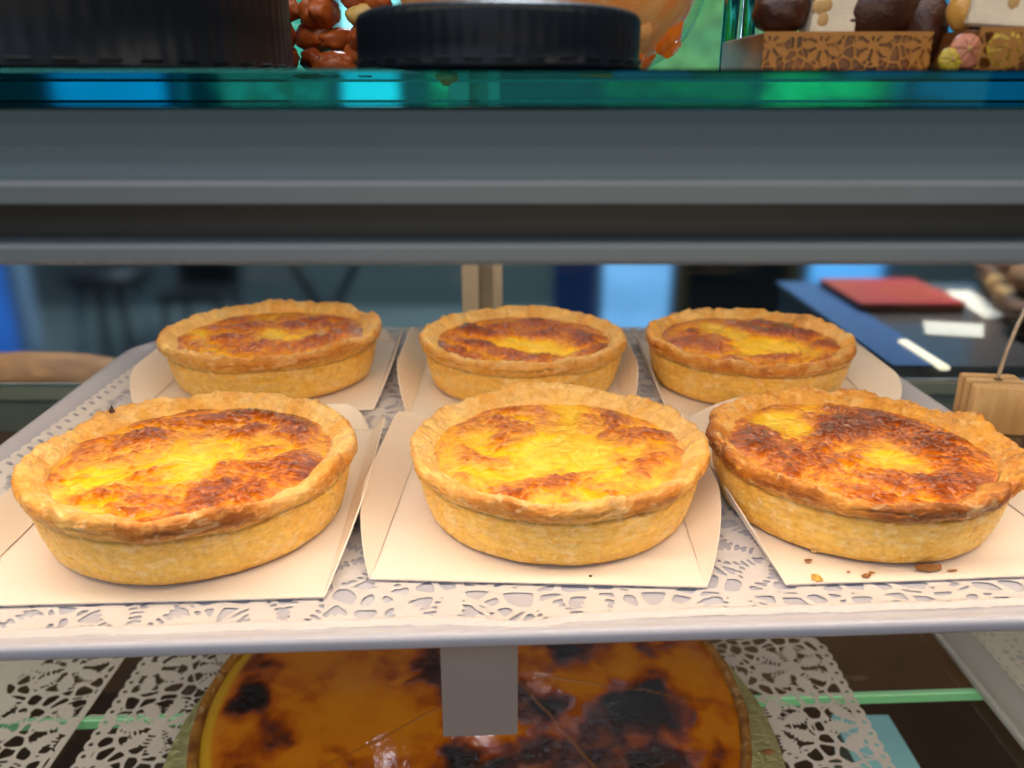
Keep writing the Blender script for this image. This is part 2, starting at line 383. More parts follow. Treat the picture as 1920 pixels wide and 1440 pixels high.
    col = col * (1 - .16 * np.exp(-z / .0012) * (k < .3)[None, :])[..., None]
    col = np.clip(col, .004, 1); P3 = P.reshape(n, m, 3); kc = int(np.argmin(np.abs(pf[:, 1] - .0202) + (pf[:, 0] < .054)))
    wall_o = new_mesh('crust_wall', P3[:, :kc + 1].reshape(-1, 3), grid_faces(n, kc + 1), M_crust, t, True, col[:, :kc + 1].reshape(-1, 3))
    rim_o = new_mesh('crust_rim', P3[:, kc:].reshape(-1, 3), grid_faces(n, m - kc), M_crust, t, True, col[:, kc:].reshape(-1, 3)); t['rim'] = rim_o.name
    # filling
    q = 130; nn = n
    rho = (np.linspace(0.0, 1, q) ** .8)[None, :]
    tt = np.linspace(0, 2 * np.pi, nn, endpoint=False)[:, None]
    u = rho * np.cos(tt); v = rho * np.sin(tt)
    rad = .0506 * s
    rw = rad * (1 + .03 * fbm(np.cos(tt) * 3, np.sin(tt) * 3 + seed, None, 2, seed + 50))
    x_, y_ = u * rw, v * rw
    # domain warp + billows: puffed skin with sharp folds between
    wx = .30 * fbm(u * 1.7 + seed, v * 1.7, None, 3, seed + 60); wy = .30 * fbm(u * 1.7 + 7, v * 1.7 + seed, None, 3, seed + 61)
    B = np.abs(perlin((u + wx) * 2.1 + seed * .37, (v + wy) * 2.1, None, seed + 62)) ** .8
    B2 = np.abs(perlin((u + wx * 1.6) * 5.1 + 3, (v + wy * 1.6) * 5.1 + seed, None, seed + 63)) ** .8
    lows = fbm(u * 1.2 + seed, v * 1.2 + 2, None, 2, seed + 64)
    sb = 0 * u; sd = 0 * u
    jx = .20 * fbm(u * 3.2 + 11, v * 3.2 + seed, None, 4, seed + 66); jy = .20 * fbm(u * 3.2 + seed, v * 3.2 + 31, None, 4, seed + 67)
    for (bx, by, br, a) in blobs:
        g = np.exp(-(((u + jx - bx) ** 2 + (v + jy - by) ** 2) / br ** 2)); sb = sb + a * g; sd = sd + (.4 if a > 0 else .55) * a * g
    hh = lump * (.0042 * B + .0018 * B2 + .0016 * lows + .0028 * np.clip(sd, -1, 1.2)) - .0018
    fr = fbm(u * 15 + wx * 8, v * 15 + seed + wy * 8, None, 4, seed + 70)
    hh = hh + .00050 * fr
    ridged = 1 - np.abs(perlin(u * 13 + wx * 9 + 3 * v, v * 13 + wy * 9, None, seed + 71)) * 2.2
    edge = sstep(.80, 1.0, rho)
    z_ = .0246 * (s ** .5) + dome * (1 - rho ** 2) + hh * (1 - .75 * edge) - .0012 * edge - .0002
    bm = brown + .02 + .95 * sb + 1.15 * (B - .30) + .55 * (B2 - .25) + .34 * fr + .28 * lows + .12 * edge * (rho < .985)
    blis, _b2, _bc = voronoi((u + .02 * fr) * 17, (v + .02 * fr) * 17, seed + 75); blis = np.clip(1 - blis * 2.2, 0, 1) * (_bc > .45)
    z_ = z_ + (.0007 * blis ** 1.2 + .00045 * np.clip(ridged, -1, 1) * .6) * sstep(.25, .7, bm) * (1 - edge)
    bm = bm + .14 * blis
    bm = bm + .55 * sstep(.3, .9, ridged) * sstep(.3, .7, bm)* .5
    bm = np.where(bm > .75, .75 + (bm - .75) * .78, bm); bm = np.clip(bm, -.3, 1.3)
    stops = [(-.3, (.98, .68, .075)), (.06, (.96, .57, .030)), (.32, (.91, .42, .014)), (.56, (.83, .31, .009)), (.80, (.66, .185, .006)), (1.02, (.43, .092, .005)), (1.3, (.22, .042, .003))]
    xs = [a for a, _ in stops]
    colc = np.stack([np.interp(bm, xs, [c[i] for _, c in stops]) for i in range(3)], -1)
    new_mesh('custard_filling', np.stack([x_, y_, z_], -1).reshape(-1, 3), grid_faces(nn, q), M_cust, t, True, np.concatenate([colc, np.clip(bm, 0, 1)[..., None]], -1).reshape(-1, 4))
    return t

TF = .0011
FL = make_tart('large custard tart at the front left, browned skin around a bright yellow pool', -.123, .2923, .0614, 3,
    [(.12, -.20, .30, -.75), (-.12, .12, .25, -.45), (.4, .25, .16, -.4), (-.55, -.35, .2, -.4), (0, -.68, .38, .45), (.55, -.25, .3, .4), (.75, .35, .3, .35), (.25, .68, .38, .45), (-.45, .45, .35, .35), (-.78, .0, .2, .3), (.45,-.6,.3,.4), (-.1,.32,.15,.35)],
    [(-60, 14, .0016, .0008, .55), (-85, 10, .0010, 0, .35), (146, 8, .0008, .0018, .25), (-150, 25, .0008, .001, -.1), (-45, 8, -.0010, -.001, .0)], .56, .44)
FC = make_tart('palest custard tart, at the front centre with a bright yellow middle', .0182, .3023, .0588, 9,
    [(-.15, .02, .42, -.75), (.25, -.05, .3, -.45), (.1, .75, .25, -.35), (.35, -.6, .18, -.35), (-.6, .55, .24, .55), (-.05, .40, .20, .60), (.42, .55, .22, .50), (.42, .24, .16, .65), (-.55, -.18, .22, .55), (-.02, -.62, .2, .55), (.12, -.5, .17, .5), (.62, -.32, .24, .5), (-.32, -.66, .2, .55), (.78, .18, .22, .4), (-.3, .2, .12, .3)],
    [(102, 11, .0014, .0034, .0), (80, 14, .0006, .0016, .0), (-52, 8, .0030, .0016, .35), (-64, 5, -.0018, -.0022, .25), (-100, 22, .0012, .0006, .22), (-150, 14, .001, .0008, .0), (20, 16, .0012, .0006, .1)], .50, .35)
FR = make_tart('darkest custard tart, at the front right with scorched skin and a twisted crust fold', .1381, .3032, .0584, 14,
    [(.25, .52, .42, .85), (.70, .05, .33, .60), (-.55, -.25, .32, .60), (.55, -.55, .3, .65), (.05, -.62, .3, .5), (-.75, .15, .22, .55), (-.05, .25, .22, .5), (.12, -.22, .22, -.95), (-.42, .62, .2, -.70), (-.30, .38, .16, -.75), (.0, .80, .2, -.35), (-.55,.8,.12,.5), (.4,-.28,.15,-.3)],
    [(-22, 13, .0042, .0012, .50), (-46, 6, -.0030, -.0034, .55), (-58, 9, .0022, .0016, .40), (-80, 16, .0022, .0004, .75), (-105, 14, .0014, .0000, .6), (-160, 10, .0010, .0010, .45), (172, 6, .0006, .0006, .9), (20, 20, .0014, .0006, .1), (-130, 14, .001, .0008, .4)], 1.25, .55, wave=1.6)
BL = make_tart('golden custard tart with glossy brown bubbles, at the back left', -.1399, .4641, .0622, 21,
    [(-.02, .08, .16, -.95), (.12, -.12, .12, -.8), (-.82, .0, .15, -.7), (.35, -.1, .1, -.7), (.72, .15, .28, .55), (.15, .35, .25, .5), (.35, .6, .3, .4), (-.5, .3, .28, .4), (-.35, -.3, .3, .4), (.2, -.55, .28, .45), (.5, -.3, .18, .5)],
    [(-40, 20, .0006, .0008, .2), (20, 16, .0010, .0012, .2), (75, 16, .0005, .0014, 0)], .52, .52, n=400, m=110)
BC = make_tart('custard tart in the middle of the back row with deep brown shiny skin', .0065, .4546, .0591, 27,
    [(-.12, -.12, .2, -.9), (.22, -.28, .18, -.9), (.4, -.45, .18, -.6), (-.15, .05, .12, -.4), (0, .15, .2, .4), (-.6, .35, .32, .45), (.15, .6, .35, .45), (.62, .3, .32, .5), (-.1, -.62, .22, .5), (.3, -.6, .2, .5), (-.5, -.2, .22, .35), (.7, -.15, .2, .4)],
    [(-120, 26, .0008, -.0004, .0), (-60, 26, .0004, .0008, .1), (90, 20, 0, .0014, 0)], .42, .54, n=400, m=110)
BR = make_tart('custard tart at the back right with a smooth orange crust and one dark blister', .1357, .4535, .0588, 33,
    [(-.1, .25, .22, -.75), (.2, -.05, .2, -.7), (-.05, -.35, .2, -.7), (.45, -.25, .2, -.6), (-.25, .6, .15, -.4), (-.65, .05, .26, .75), (.55, .25, .26, .6), (.2, .55, .3, .5), (.1, -.62, .24, .6), (.65, -.2, .2, .5), (-.5, -.4, .2, .3)],
    [(-70, 30, .0010, -.0004, .28), (40, 12, .0010, .0010, .4), (-120, 22, .0006, 0, .25)], .62, .50, n=400, m=110)
# burnt tip sticking up from the far rim of the left front tart
o = MB().add([(0, -.0012, 0), (.0016, 0, 0), (0, .0012, 0), (-.0016, 0, 0), (.0003, .0003, .0034)], [(0, 1, 4), (1, 2, 4), (2, 3, 4), (3, 0, 4)]).obj('burnt_tip', speck((.05, .015, .008), .5, .2), bpy.data.objects[FL['rim']])
o.location = (-.0475, .0335, .0292)

# ------------------------------------------------------------------ cards
def make_card(label, x, y, rot, w, d, al, ar, wl=.017, wr=.017, ab=50, wb=.016):
    t = thing('pastry_card', label, 'card', (x, y, 0), R(rot), 'white cards under the tarts')
    th = .0005
    nx, ny = 10, 12
    X = np.linspace(-w / 2, w / 2, nx)[:, None]; Y = np.linspace(-d / 2, d / 2, ny)[None, :]
    Z = .0000 + 0 * X * Y + .0006 * sstep(-d / 2 + .014, -d / 2, Y) * (1 + .8 * perlin(X * 25 + x * 50, 0 * X + y * 30)) 
    def sheet(nm, G):
        n, m = G.shape[:2]
        top = G.reshape(-1, 3); bot = top.copy()
        gu = np.gradient(G, axis=0); gv = np.gradient(G, axis=1); nn = np.cross(gu, gv); nn /= (np.linalg.norm(nn, axis=-1, keepdims=True) + 1e-12)
        bot = (G - nn * th).reshape(-1, 3)
        F = grid_faces(n, m, False); K = n * m
        faces = [tuple(f) for f in F] + [tuple(f[::-1] + K) for f in F]
        bd = [i * m for i in range(n)] + [(n - 1) * m + k for k in range(1, m)] + [i * m + m - 1 for i in range(n - 2, -1, -1)] + [k for k in range(m - 2, 0, -1)]
        for a, b in zip(bd, bd[1:] + bd[:1]): faces.append((a, a + K, b + K, b))
        o = new_mesh(nm, np.vstack([top, bot]), faces, M_card, t, False); return o
    sheet('base', np.stack([X + 0 * Y, Y + 0 * X, Z], -1))
    def flap(side, ang, wmax):
        s_ = np.linspace(0, 1, 30)[:, None]; q_ = np.linspace(0, 1, 9)[None, :]
        wid = wmax * np.minimum(1, np.sin(np.pi / 2 * np.clip(s_ / .45, 0, 1)) ** .85 + .02) * np.minimum(1, np.sin(np.pi / 2 * np.clip((1 - s_) / .14, 0, 1)) ** .6 + .02)
        ln = q_ * wid; a = R(ang) * (.75 + .35 * q_)
        hx = ln * np.cos(a); hz = ln * np.sin(a) + .0002
        if side in 'LR':
            sg = -1 if side == 'L' else 1
            px = sg * (w / 2 + .00015 + hx); py = -d / 2 + s_ * d + 0 * q_
        else:
            py = d / 2 + .00015 + hx; px = (-w / 2 + .002) + s_ * (w - .004) + 0 * q_
        G = np.stack([px, py, hz], -1)
        if side in 'LB': G = G[::-1] if side == 'L' else G
        if side == 'B': G = G
        sheet('flap', G)
    flap('L', al, wl); flap('R', ar, wr); flap('B', ab, wb)
    return t
cards = [
 make_card('white card under the front left tart, its right flap curling up', -.1262, .3030, 2.6, .121, .145, 35, 52, .016, .015, 30),
 make_card('white card under the front centre palest tart, both flaps bent up', .0115, .3140, -2.4, .1145, .145, 36, 36, .017, .018, 34),
 make_card('white crumb strewn card under the front right scorched tart', .1450, .3170, 3.4, .1120, .146, 56, 30, .012, .017, 36),
 make_card('white card under the back left tart, left flap spread wide', -.1365, .4660, 2.0, .122, .128, 25, 58, .022, .014, 20),
 make_card('white card under the back centre tart with two narrow upright flaps', .0035, .4610, .5, .114, .138, 48, 50, .019, .018, 20, .010),
 make_card('white card under the back right tart, its right side spread flat', .1400, .4610, -1.5, .113, .134, 62, 16, .010, .024, 20, .010)]

# ------------------------------------------------------------------ tray
def rrect(hx, hy, r, n=10):
    p = []
    for cx, cy, a0 in ((hx - r, hy - r, 0), (-hx + r, hy - r, 90), (-hx + r, -hy + r, 180), (hx - r, -hy + r, 270)):
        for k in range(n + 1):
            a = R(a0 + 90 * k / n); p.append((cx + r * math.cos(a), cy + r * math.sin(a)))
    return p
def tray_mesh(name, hx, hy, r, mt, parent=None, loc=(0, 0, 0), rot=0):
    # loops: (inset, z)
    prof = [(.030, -.0022), (.014, -.0022), (.0095, -.0016), (.0055, .0000), (.0032, .0013), (.0018, .0017), (.0006, .0013), (.0, .0006), (-.0001, -.0008), (.0004, -.0026), (.0012, -.0036), (.0024, -.0040), (.0040, -.0042), (.0070, -.0046), (.014, -.0050), (.030, -.0052)]
    v = []; f = []
    for ins, z in prof: v += [(a, b, z) for a, b in rrect(hx - ins, hy - ins, max(r - ins, .004), 12)]
    m = len(rrect(1, 1, .1, 12))
    for k in range(len(prof) - 1):
        for i in range(m):
            j = (i + 1) % m; f.append((k * m + j, k * m + i, k * m + m + i, k * m + m + j))
    f.append(tuple(range(m))); f.append(tuple((len(prof) - 1) * m + i for i in range(m - 1, -1, -1)))
    o = new_mesh(name, v, f, mt, parent, True); o.location = loc; o.rotation_euler[2] = rot
    return o
tray = tray_mesh('serving_tray', .236, .1675, .035, M_tray, None, (-.0060, .3782, 0.0008), R(2.7))
tag(tray, 'white plastic tray with rounded rim carrying all six tarts', 'tray')

# ------------------------------------------------------------------ lace
def lace_mesh(name, f, x0, x1, y0, y1, step, zf, mt, parent=None, smooth=True):
    nx, ny = int((x1 - x0) / step) + 1, int((y1 - y0) / step) + 1
    xs = x0 + np.arange(nx) * step; ys = y0 + np.arange(ny) * step
    F = f(xs[:, None] + 0 * ys[None, :], ys[None, :] + 0 * xs[:, None])
    V = []; idx = {}; faces = []
    sg = F > 0
    cnt = sg[:-1, :-1].astype(int) + sg[1:, :-1] + sg[1:, 1:] + sg[:-1, 1:]
    def vid(key, p):
        if key not in idx: idx[key] = len(V); V.append(p)
        return idx[key]
    for i, j in zip(*np.nonzero(cnt)):
        cs = ((i, j), (i + 1, j), (i + 1, j + 1), (i, j + 1)); poly = []
        for a in range(4):
            p, q = cs[a], cs[(a + 1) % 4]; fp, fq = F[p], F[q]
            if fp > 0: poly.append(vid(p, (xs[p[0]], ys[p[1]])))
            if (fp > 0) != (fq > 0):
                t = fp / (fp - fq); key = (min(p, q), max(p, q))
                poly.append(vid(key, (xs[p[0]] + t * (xs[q[0]] - xs[p[0]]), ys[p[1]] + t * (ys[q[1]] - ys[p[1]]))))
        if len(poly) >= 3: faces.append(tuple(poly))
    A = np.array(V); Z = zf(A[:, 0], A[:, 1])
    return new_mesh(name, np.c_[A, Z], faces, mt, parent, smooth)
def lace_field(x, y, seed=0, cell=.0088, wire=.0011, pitch=.058):
    if pitch < .03:                                     # finer print: same drawing at a smaller scale
        q = pitch / .058; return lace_field(x / q, y / q, seed, cell / q, wire / q, .058) * q
    wx = x + .0020 * perlin(x * 60, y * 60, None, seed + 1); wy = y + .0020 * perlin(x * 60 + 9, y * 60, None, seed + 2)
    f1, f2, cl = voronoi(wx / cell, wy / cell + .5 * (np.floor(wx / cell) % 2) * 0, seed, .68)
    val = wire / cell * (1 + .8 * perlin(x * 45 + seed, y * 45)) - (f2 - f1) * .5; val = val * cell
    # leaf motifs: flowers with comb-like slits on a staggered lattice
    row = np.floor(y / pitch); ox = (row % 2) * .5
    gx = (x / pitch + ox) - np.floor(x / pitch + ox) - .5; gy = y / pitch - row - .5
    px, py = gx * pitch, gy * pitch; r = np.hypot(px, py); a = np.arctan2(py, px)
    npet = 7; aa = (a * npet / (2 * np.pi)) % 1 - .5
    petal_w = .43 * np.sin(np.pi * np.clip((r - .001) / .022, 0, 1)) ** .7
    arc = np.abs(aa) * 2 * np.pi * r / npet; edge_d = (np.abs(aa) - petal_w) * 2 * np.pi * r / npet
    # comb of slits along each petal edge
    comb = np.abs(((r / .0026) % 1) - .5) * .0026 - .00062
    in_comb = np.maximum(np.abs(edge_d + .0002) - .0013, -9)
    slit = np.maximum(comb * -1 - 0, in_comb)            # <0 inside slit
    mval = np.where((r < .022), np.where(edge_d < 0, np.maximum(.002, 0) + 0 * r, val), val)
    mval = np.where((r < .021) & (r > .006), np.minimum(mval, slit), mval)
    mval = np.where(r < .0045, .001, mval)
    ring = np.abs(r - .0225) - .0009
    mval = np.where(ring < 0, np.maximum(mval, -ring), mval)
    return mval
def scallop_rect(x, y, x0, x1, y0, y1, pitch=.0085, depth=.0022, hole=.0014, back=True):
    dx = np.minimum(x - x0, x1 - x); dy = np.minimum(y - y0, y1 - y)
    along = np.where(dx < dy, y, x); d = np.minimum(dx, dy)
    corner = .02
    qx = np.clip(corner - dx, 0, None); qy = np.clip(corner - dy, 0, None)
    rd = corner - np.hypot(qx, qy); d = np.where((dx < corner) & (dy < corner), rd, d)
    ph = (along / pitch) % 1 - .5
    outer = d - depth * (1 - np.sqrt(np.clip(1 - (2 * ph) ** 2, 0, 1)))
    hd = np.hypot(ph * pitch, d - .0034) - hole
    band = .0062
    return outer, hd, d, band
def doily_field(x0, x1, y0, y1, seed, scallops=(1, 1, 1, 1), solid=None, cell=.0088, wire=.0011, pitch=.058, torn=False):
    def f(x, y):
        outer, hd, d, band = scallop_rect(x, y, x0, x1, y0, y1)
        inner = lace_field(x, y, seed, cell, wire, pitch)
        val = np.where(d < band, np.minimum(hd, .0015), np.where(d < band + .0012, np.maximum(inner, .0006), inner))
        val = np.minimum(val, outer)
        if solid is not None: val = np.where(solid(x, y) > 0, np.minimum(np.maximum(val, .001), outer), val)
        return val
    return f
# doily on the tray (front edge torn and turned up against the rim)
fd0 = doily_field(-.229, .214, .190, .5555, 5, cell=.0088, wire=.0010, pitch=.0475)
def torn(x): return .2212 + .052 * x + .0016 * fbm(x * 40, 0 * x, None, 4, 77) + .0009 * perlin(x * 260, 0 * x, None, 78) - .0055 * np.exp(-((x - .004) / .014) ** 2)
def fd(x, y):
    v = fd0(x, y); e = y - torn(x)
    v = np.where(e < .0044, np.maximum(v, .0006), v)
    return np.minimum(v, e)
def zd(x, y):
    e = np.clip(.0042 - (y - torn(x)), 0, .0042)
    z = -.00085 + .00012 * perlin(x * 90, y * 90) + .0011 * np.exp(-((y - torn(x) - .0026) / .0012) ** 2)
    z = z + .0045 * sstep(.533, .552, y - .033 * x)
    z = z + .0016 * np.exp(-((x - .004) / .012) ** 2) * sstep(.012, 0, y - torn(x))
    z = z + .0032 * sstep(-.2205, -.2290, x)
    return z
doily = lace_mesh('paper_doily', fd, -.232, .217, .205, .558, .0009, zd, M_doily)
tag(doily, 'white lace paper doily under the six tart cards, its front edge torn and curled', 'doily')

# ------------------------------------------------------------------ middle glass shelf, ticket
mg = MB().box(-.62, .62, .230, .462, -.0110, -.0053, .0004).obj('glass_shelf', M_shelfglass); tag(mg, 'clear glass shelf carrying the tart tray and the wooden ticket block', 'glass shelf')
tk = MB().add([(-.0233, .2225, -.0085), (.0019, .2225, -.0085), (.0019, .2225, -.0466), (-.0233, .2225, -.0476), (-.0233, .2231, -.0085), (.0019, .2231, -.0085), (.0019, .2231, -.0466), (-.0233, .2231, -.0476)],
     [(0, 3, 2, 1), (4, 5, 6, 7), (0, 1, 5, 4), (1, 2, 6, 5), (2, 3, 7, 6), (3, 0, 4, 7)]).obj('price_ticket', speck((.36, .285, .265), .6, .04, 50))
tag(tk, 'blank grey brown ticket hanging below the front rim of the tart tray', 'ticket')

# ------------------------------------------------------------------ wooden block with wire
M_wood = mat('beech', (.7, .45, .22), .5)
v = coords(M_wood, (9, 9, 1)); nz_ = noise_tex(M_wood, v, 14, 4, .5, 1.2)
wv = N(M_wood, 'ShaderNodeTexWave', wave_type='RINGS'); wv.inputs['Scale'].default_value = 38; wv.inputs['Distortion'].default_value = 3; wv.inputs['Detail'].default_value = 3
tcw = N(M_wood, 'ShaderNodeTexCoord'); mpw = N(M_wood, 'ShaderNodeMapping'); mpw.inputs['Location'].default_value = (-.004, .012, 0); mpw.inputs['Scale'].default_value = (1, 1, .08); L(M_wood, tcw.outputs['Object'], mpw.inputs[0]); L(M_wood, mpw.outputs[0], wv.inputs['Vector'])
cw = ramp(M_wood, wv.outputs['Fac'], [(0, (.50, .27, .105)), (.25, (.68, .44, .21)), (1, (.74, .51, .27))])
L(M_wood, mixc(M_wood, cw, ramp(M_wood, nz_, [(.3, (.7, .62, .5)), (.6, (1, 1, 1))]), .6, 'MULTIPLY'), bsdf(M_wood).inputs['Base Color'])
tb = thing('ticket_holder', 'small pale wooden block with a bent wire, beside the front right tart', 'ticket holder', (.2465, .3950, -.0053), R(-8))
wbk = MB().box(-.0135, .0135, -.0115, .0115, 0, .0255, .0008).obj('wooden_block', M_wood, tb)
pts = [(.001 + .0004, .001, .0245)]
for k in range(1, 24):
    u = k / 23; pts.append((.001 + .004 * u + .014 * u * u, .001 - .002 * u, .0245 + .078 * u - .006 * u * u))
MB().tube(pts, .0011, 10).obj('wire', speck((.55, .50, .45), .35, .1, 200, .2, .0003, metal=.7), tb, True)
MB().lathe([(.0022, 0), (.0022, .0002)], 20, (.0014, .001, .0256)).obj('hole_ring', mat('shadowed_wood', (.16, .09, .04), .8), wbk)  # flat dark disc, shade inside the wire hole painted as colour

# pastry at the far right
pl = MB().lathe([(.001, 0), (.050, 0), (.056, .0016), (.0565, .0020), (.050, .0008), (.001, .0007)], 56, (0, 0, 0), False).obj('paper_plate', speck((.72, .68, .66), .6, .03)); pl.location = (.3360, .4150, -.0050); tag(pl, 'white paper plate cut off by the right edge of the picture', 'plate')
bn = blob('brioche_bun', (0, 0, .019), .042, M_crust, None, 5, .10, 1.6, (1, 1, .46), 64)
bn.location = (.3405, .4150, -.0040); tag(bn, 'golden brown bun on the paper plate at the right edge', 'bun')
mc = M_crust
cols = np.tile(np.array((.44, .185, .04)), (len(bn.data.vertices), 1)); a_ = bn.data.color_attributes.new('Col', 'FLOAT_COLOR', 'POINT'); a_.data.foreach_set('color', np.c_[cols, np.ones(len(cols))].ravel())

# ------------------------------------------------------------------ crumbs
M_cr = [speck((.74, .42, .07), .5, .25, 300), speck((.80, .55, .22), .5, .2, 300), speck((.33, .13, .03), .6, .3, 300), speck((.05, .03, .02), .6)]
def crumb(label, x, y, lx, ly, lz, rot, mi, seed, z=.00085):
    n = 18; rr = np.random.RandomState(seed)
    th = np.linspace(0, 2 * np.pi, n, endpoint=False)[:, None]; q = np.linspace(0, 1, 6)[None, :]
    rad = q * (1 + .75 * fbm(np.cos(th) * 3 + seed, np.sin(th) * 2, None, 3, seed))
    X = rad * np.cos(th) * lx; Y = rad * np.sin(th) * ly; Z = lz * (1 - q ** 2) + lz * .7 * fbm(X / lx * 2, Y / ly * 2 + seed, None, 3, seed + 2) + lz * .4 * (X / lx) ** 2
    Z = Z - Z.min(); Zb = np.zeros_like(Z) + Z * .4
    P = np.vstack([np.stack([X, Y, Z + .0002], -1).reshape(-1, 3), np.stack([X, Y, Zb], -1).reshape(-1, 3)])
    F = [tuple(f) for f in grid_faces(n, 6)]; K = n * 6; F += [tuple(int(k) + K for k in f[::-1]) for f in grid_faces(n, 6)]
    F += [(i * 6 + 5, ((i + 1) % n) * 6 + 5, ((i + 1) % n) * 6 + 5 + K, i * 6 + 5 + K)[::-1] for i in range(n)]
    o = new_mesh('pastry_crumb', P, F, M_cr[mi], None, False); o.location = (x, y, z); o.rotation_euler[2] = rot
    return tag(o, label, 'crumb', 'pastry crumbs on the white cards')
crumb('long pale flake leaning on the base of the scorched front right tart', .1120, .2620, .0036, .0014, .0018, .5, 1, 1)
crumb('small brown flake left of the scorched tart, just below the pale flake', .1056, .2550, .0014, .0007, .0005, .2, 2, 2)
crumb('bright yellow crumb nearest the front edge of the front right card', .1046, .2432, .0020, .0014, .0014, -.6, 0, 3)
crumb('brown curled crumb in the middle of the front edge of the right card', .1222, .2450, .0017, .0010, .0008, .3, 2, 4)
crumb('tiny dark crumb touching the curled crumb on the right card', .1250, .2470, .0010, .0005, .0004, -.2, 2, 5)
crumb('largest dark brown crumb cluster at the foot of the scorched tart', .1462, .2500, .0048, .0020, .0014, .1, 2, 6)
crumb('thin dark sliver right of the largest crumb cluster', .1536, .2484, .0020, .0004, .0004, .1, 2, 7)
crumb('pinhead crumb between the yellow crumb and the curled crumb', .1170, .2474, .0006, .0004, .0003, .1, 2, 8)
crumb('black speck on the front centre card before the palest tart', .0271, .2450, .0006, .0004, .0003, .1, 3, 9)

# ------------------------------------------------------------------ lower level
lg = MB().box(-.62, .62, .18, .390, -.1880, -.1822, .0004).obj('glass_shelf', M_shelfglass); tag(lg, 'lower clear glass shelf in front, under the big flan', 'glass shelf'); lg.rotation_euler[2] = R(2.6); lg.location = (0, .001, 0)
lg2 = MB().box(-.62, .62, .3945, .60, -.1880, -.1822, .0004).obj('glass_shelf', M_shelfglass); tag(lg2, 'lower clear glass shelf behind the pale green joint line', 'glass shelf'); lg2.rotation_euler[2] = R(2.6); lg2.location = (0, .001, 0)
ej = MB().box(-.60, .60, .3904, .3941, -.1885, -.1820, .0004).obj('glass_edge_strip', mat('green_edge', (.30, .62, .36), .25, 0, Emission_Color=(.28, .62, .34, 1), Emission_Strength=.14)); tag(ej, 'pale green glass edge strip running between the two lower shelves', 'edge strip'); ej.rotation_euler[2] = R(2.6); ej.location = (0, .001, 0)  # glow of the glass edge put in as faint green emission
fl_base = MB().box(-.9, .9, .05, 1.1, -.40, -.36).obj('floor', None)
mfl = speck((.20, .10, .065), .4, .35, 9, .2, .001); fl_base.data.materials.append(mfl); tag(fl_base, 'dark brown case floor', None, None, 'structure'); del fl_base['label']
for k, (yy, hh) in enumerate(((.44, .022), (.335, .012))):
    b_ = MB().box(-.6, .6, yy, yy + hh, -.3595, -.342, .001).obj('wooden_batten', speck((.16, .10, .075) if k == 0 else (.20, .13, .10), .4, .2)); tag(b_, ['dark brown batten on the case floor behind the pale blue sheet', 'thin brown batten on the case floor nearest the front'][k], 'batten')
bs = MB().box(.222, .262, .385, .462, -.2505, -.2500).obj('plastic_sheet', mat('pale_blue_plastic', (.45, .70, .82), .4, 0, Emission_Color=(.28, .48, .62, 1), Emission_Strength=.28)); bs.location = (0, 0, 0); tag(bs, 'pale blue plastic sheet seen under the lace beside the flan', 'sheet')  # glowing sheet added in place of the blue window mirrored in the glass
for xx in (.226, .258): pass
sup = MB().box(.225, .259, .455, .460, -.3590, -.2507).obj('support_leg', speck((.1, .1, .1), .5), bs)  # added leg that only holds up the reflection sheet

d1 = lace_mesh('paper_doily', doily_field(-.236, .205, .20, .462, 11, cell=.0100, wire=.0011, pitch=.050), -.24, .21, .24, .466, .0013, lambda x, y: -.1813 + .0006 * perlin(x * 30, y * 30) , M_doily_low)
tag(d1, 'grey white lace doily with scalloped edges under the big flan', 'doily')
d2f = doily_field(-.60, -.246, .15, .60, 23, cell=.0115, wire=.0017, pitch=.066, solid=lambda x, y: -.306 - x)
def d2(x, y):
    v = lace_field(x, y, 23, .0100, .0011, .050); e = -.2465 - x
    v = np.where(e < .0028, np.maximum(v, .001), v); v = np.where(-.302 - x + .004 * np.sin(y * 180) > 0, .002, v)
    return np.minimum(v, e)
d2o = lace_mesh('paper_doily', d2, -.42, -.244, .26, .52, .0013, lambda x, y: -.1808 + .0005 * perlin(x * 30, y * 30), M_doily_low)
tag(d2o, 'straight edged lace doily with a plain middle at the bottom left corner', 'doily')
# gold board
M_gold = mat('gold_foil', (.80, .76, .38), .34, .55); vg = coords(M_gold); gq = noise_tex(M_gold, vg, 160, 3, .6, 1.5); L(M_gold, bump(M_gold, gq, .9, .004), bsdf(M_gold).inputs['Normal'])
gb = MB().lathe([(.001, 0), (.1655, 0), (.1665, .0008), (.1660, .0018), (.001, .0018)], 96, (0, 0, 0), False).obj('cake_board', M_gold, None, True); gb.location = (-.020, .3650, -.1796); tag(gb, 'round gold foil board under the big flan', 'cake board')
fl_ = thing('flan', 'large glossy burnt topped flan on the lowest shelf', 'flan', (-.021, .365, -.1777))
n = 420; Rf = .1455
pfl = catmull([(.10, .0002), (Rf - .006, .0002), (Rf - .003, .001), (Rf - .0015, .010), (Rf, .020), (Rf + .0008, .0265), (Rf - .0006, .0290), (Rf - .0030, .0288), (Rf - .0045, .0270), (Rf - .006, .022)], 60)
th = np.linspace(0, 2 * np.pi, n, endpoint=False)[:, None]
rr_ = pfl[:, 0][None, :] * (1 + .008 * fbm(np.cos(th) * 4, np.sin(th) * 4, pfl[:, 1][None, :] * 40 + 0 * th, 4, 91)); zz_ = pfl[:, 1][None, :] + 0 * th + (pfl[:, 1] > .02)[None, :] * .0012 * fbm(np.cos(th) * 6, np.sin(th) * 6, None, 3, 92)
fcol = lerp((.42, .19, .03), (.20, .07, .012), sstep(-.3, .4, fbm(np.cos(th) * 20, np.sin(th) * 20, zz_ * 200, 4, 93))[..., None])
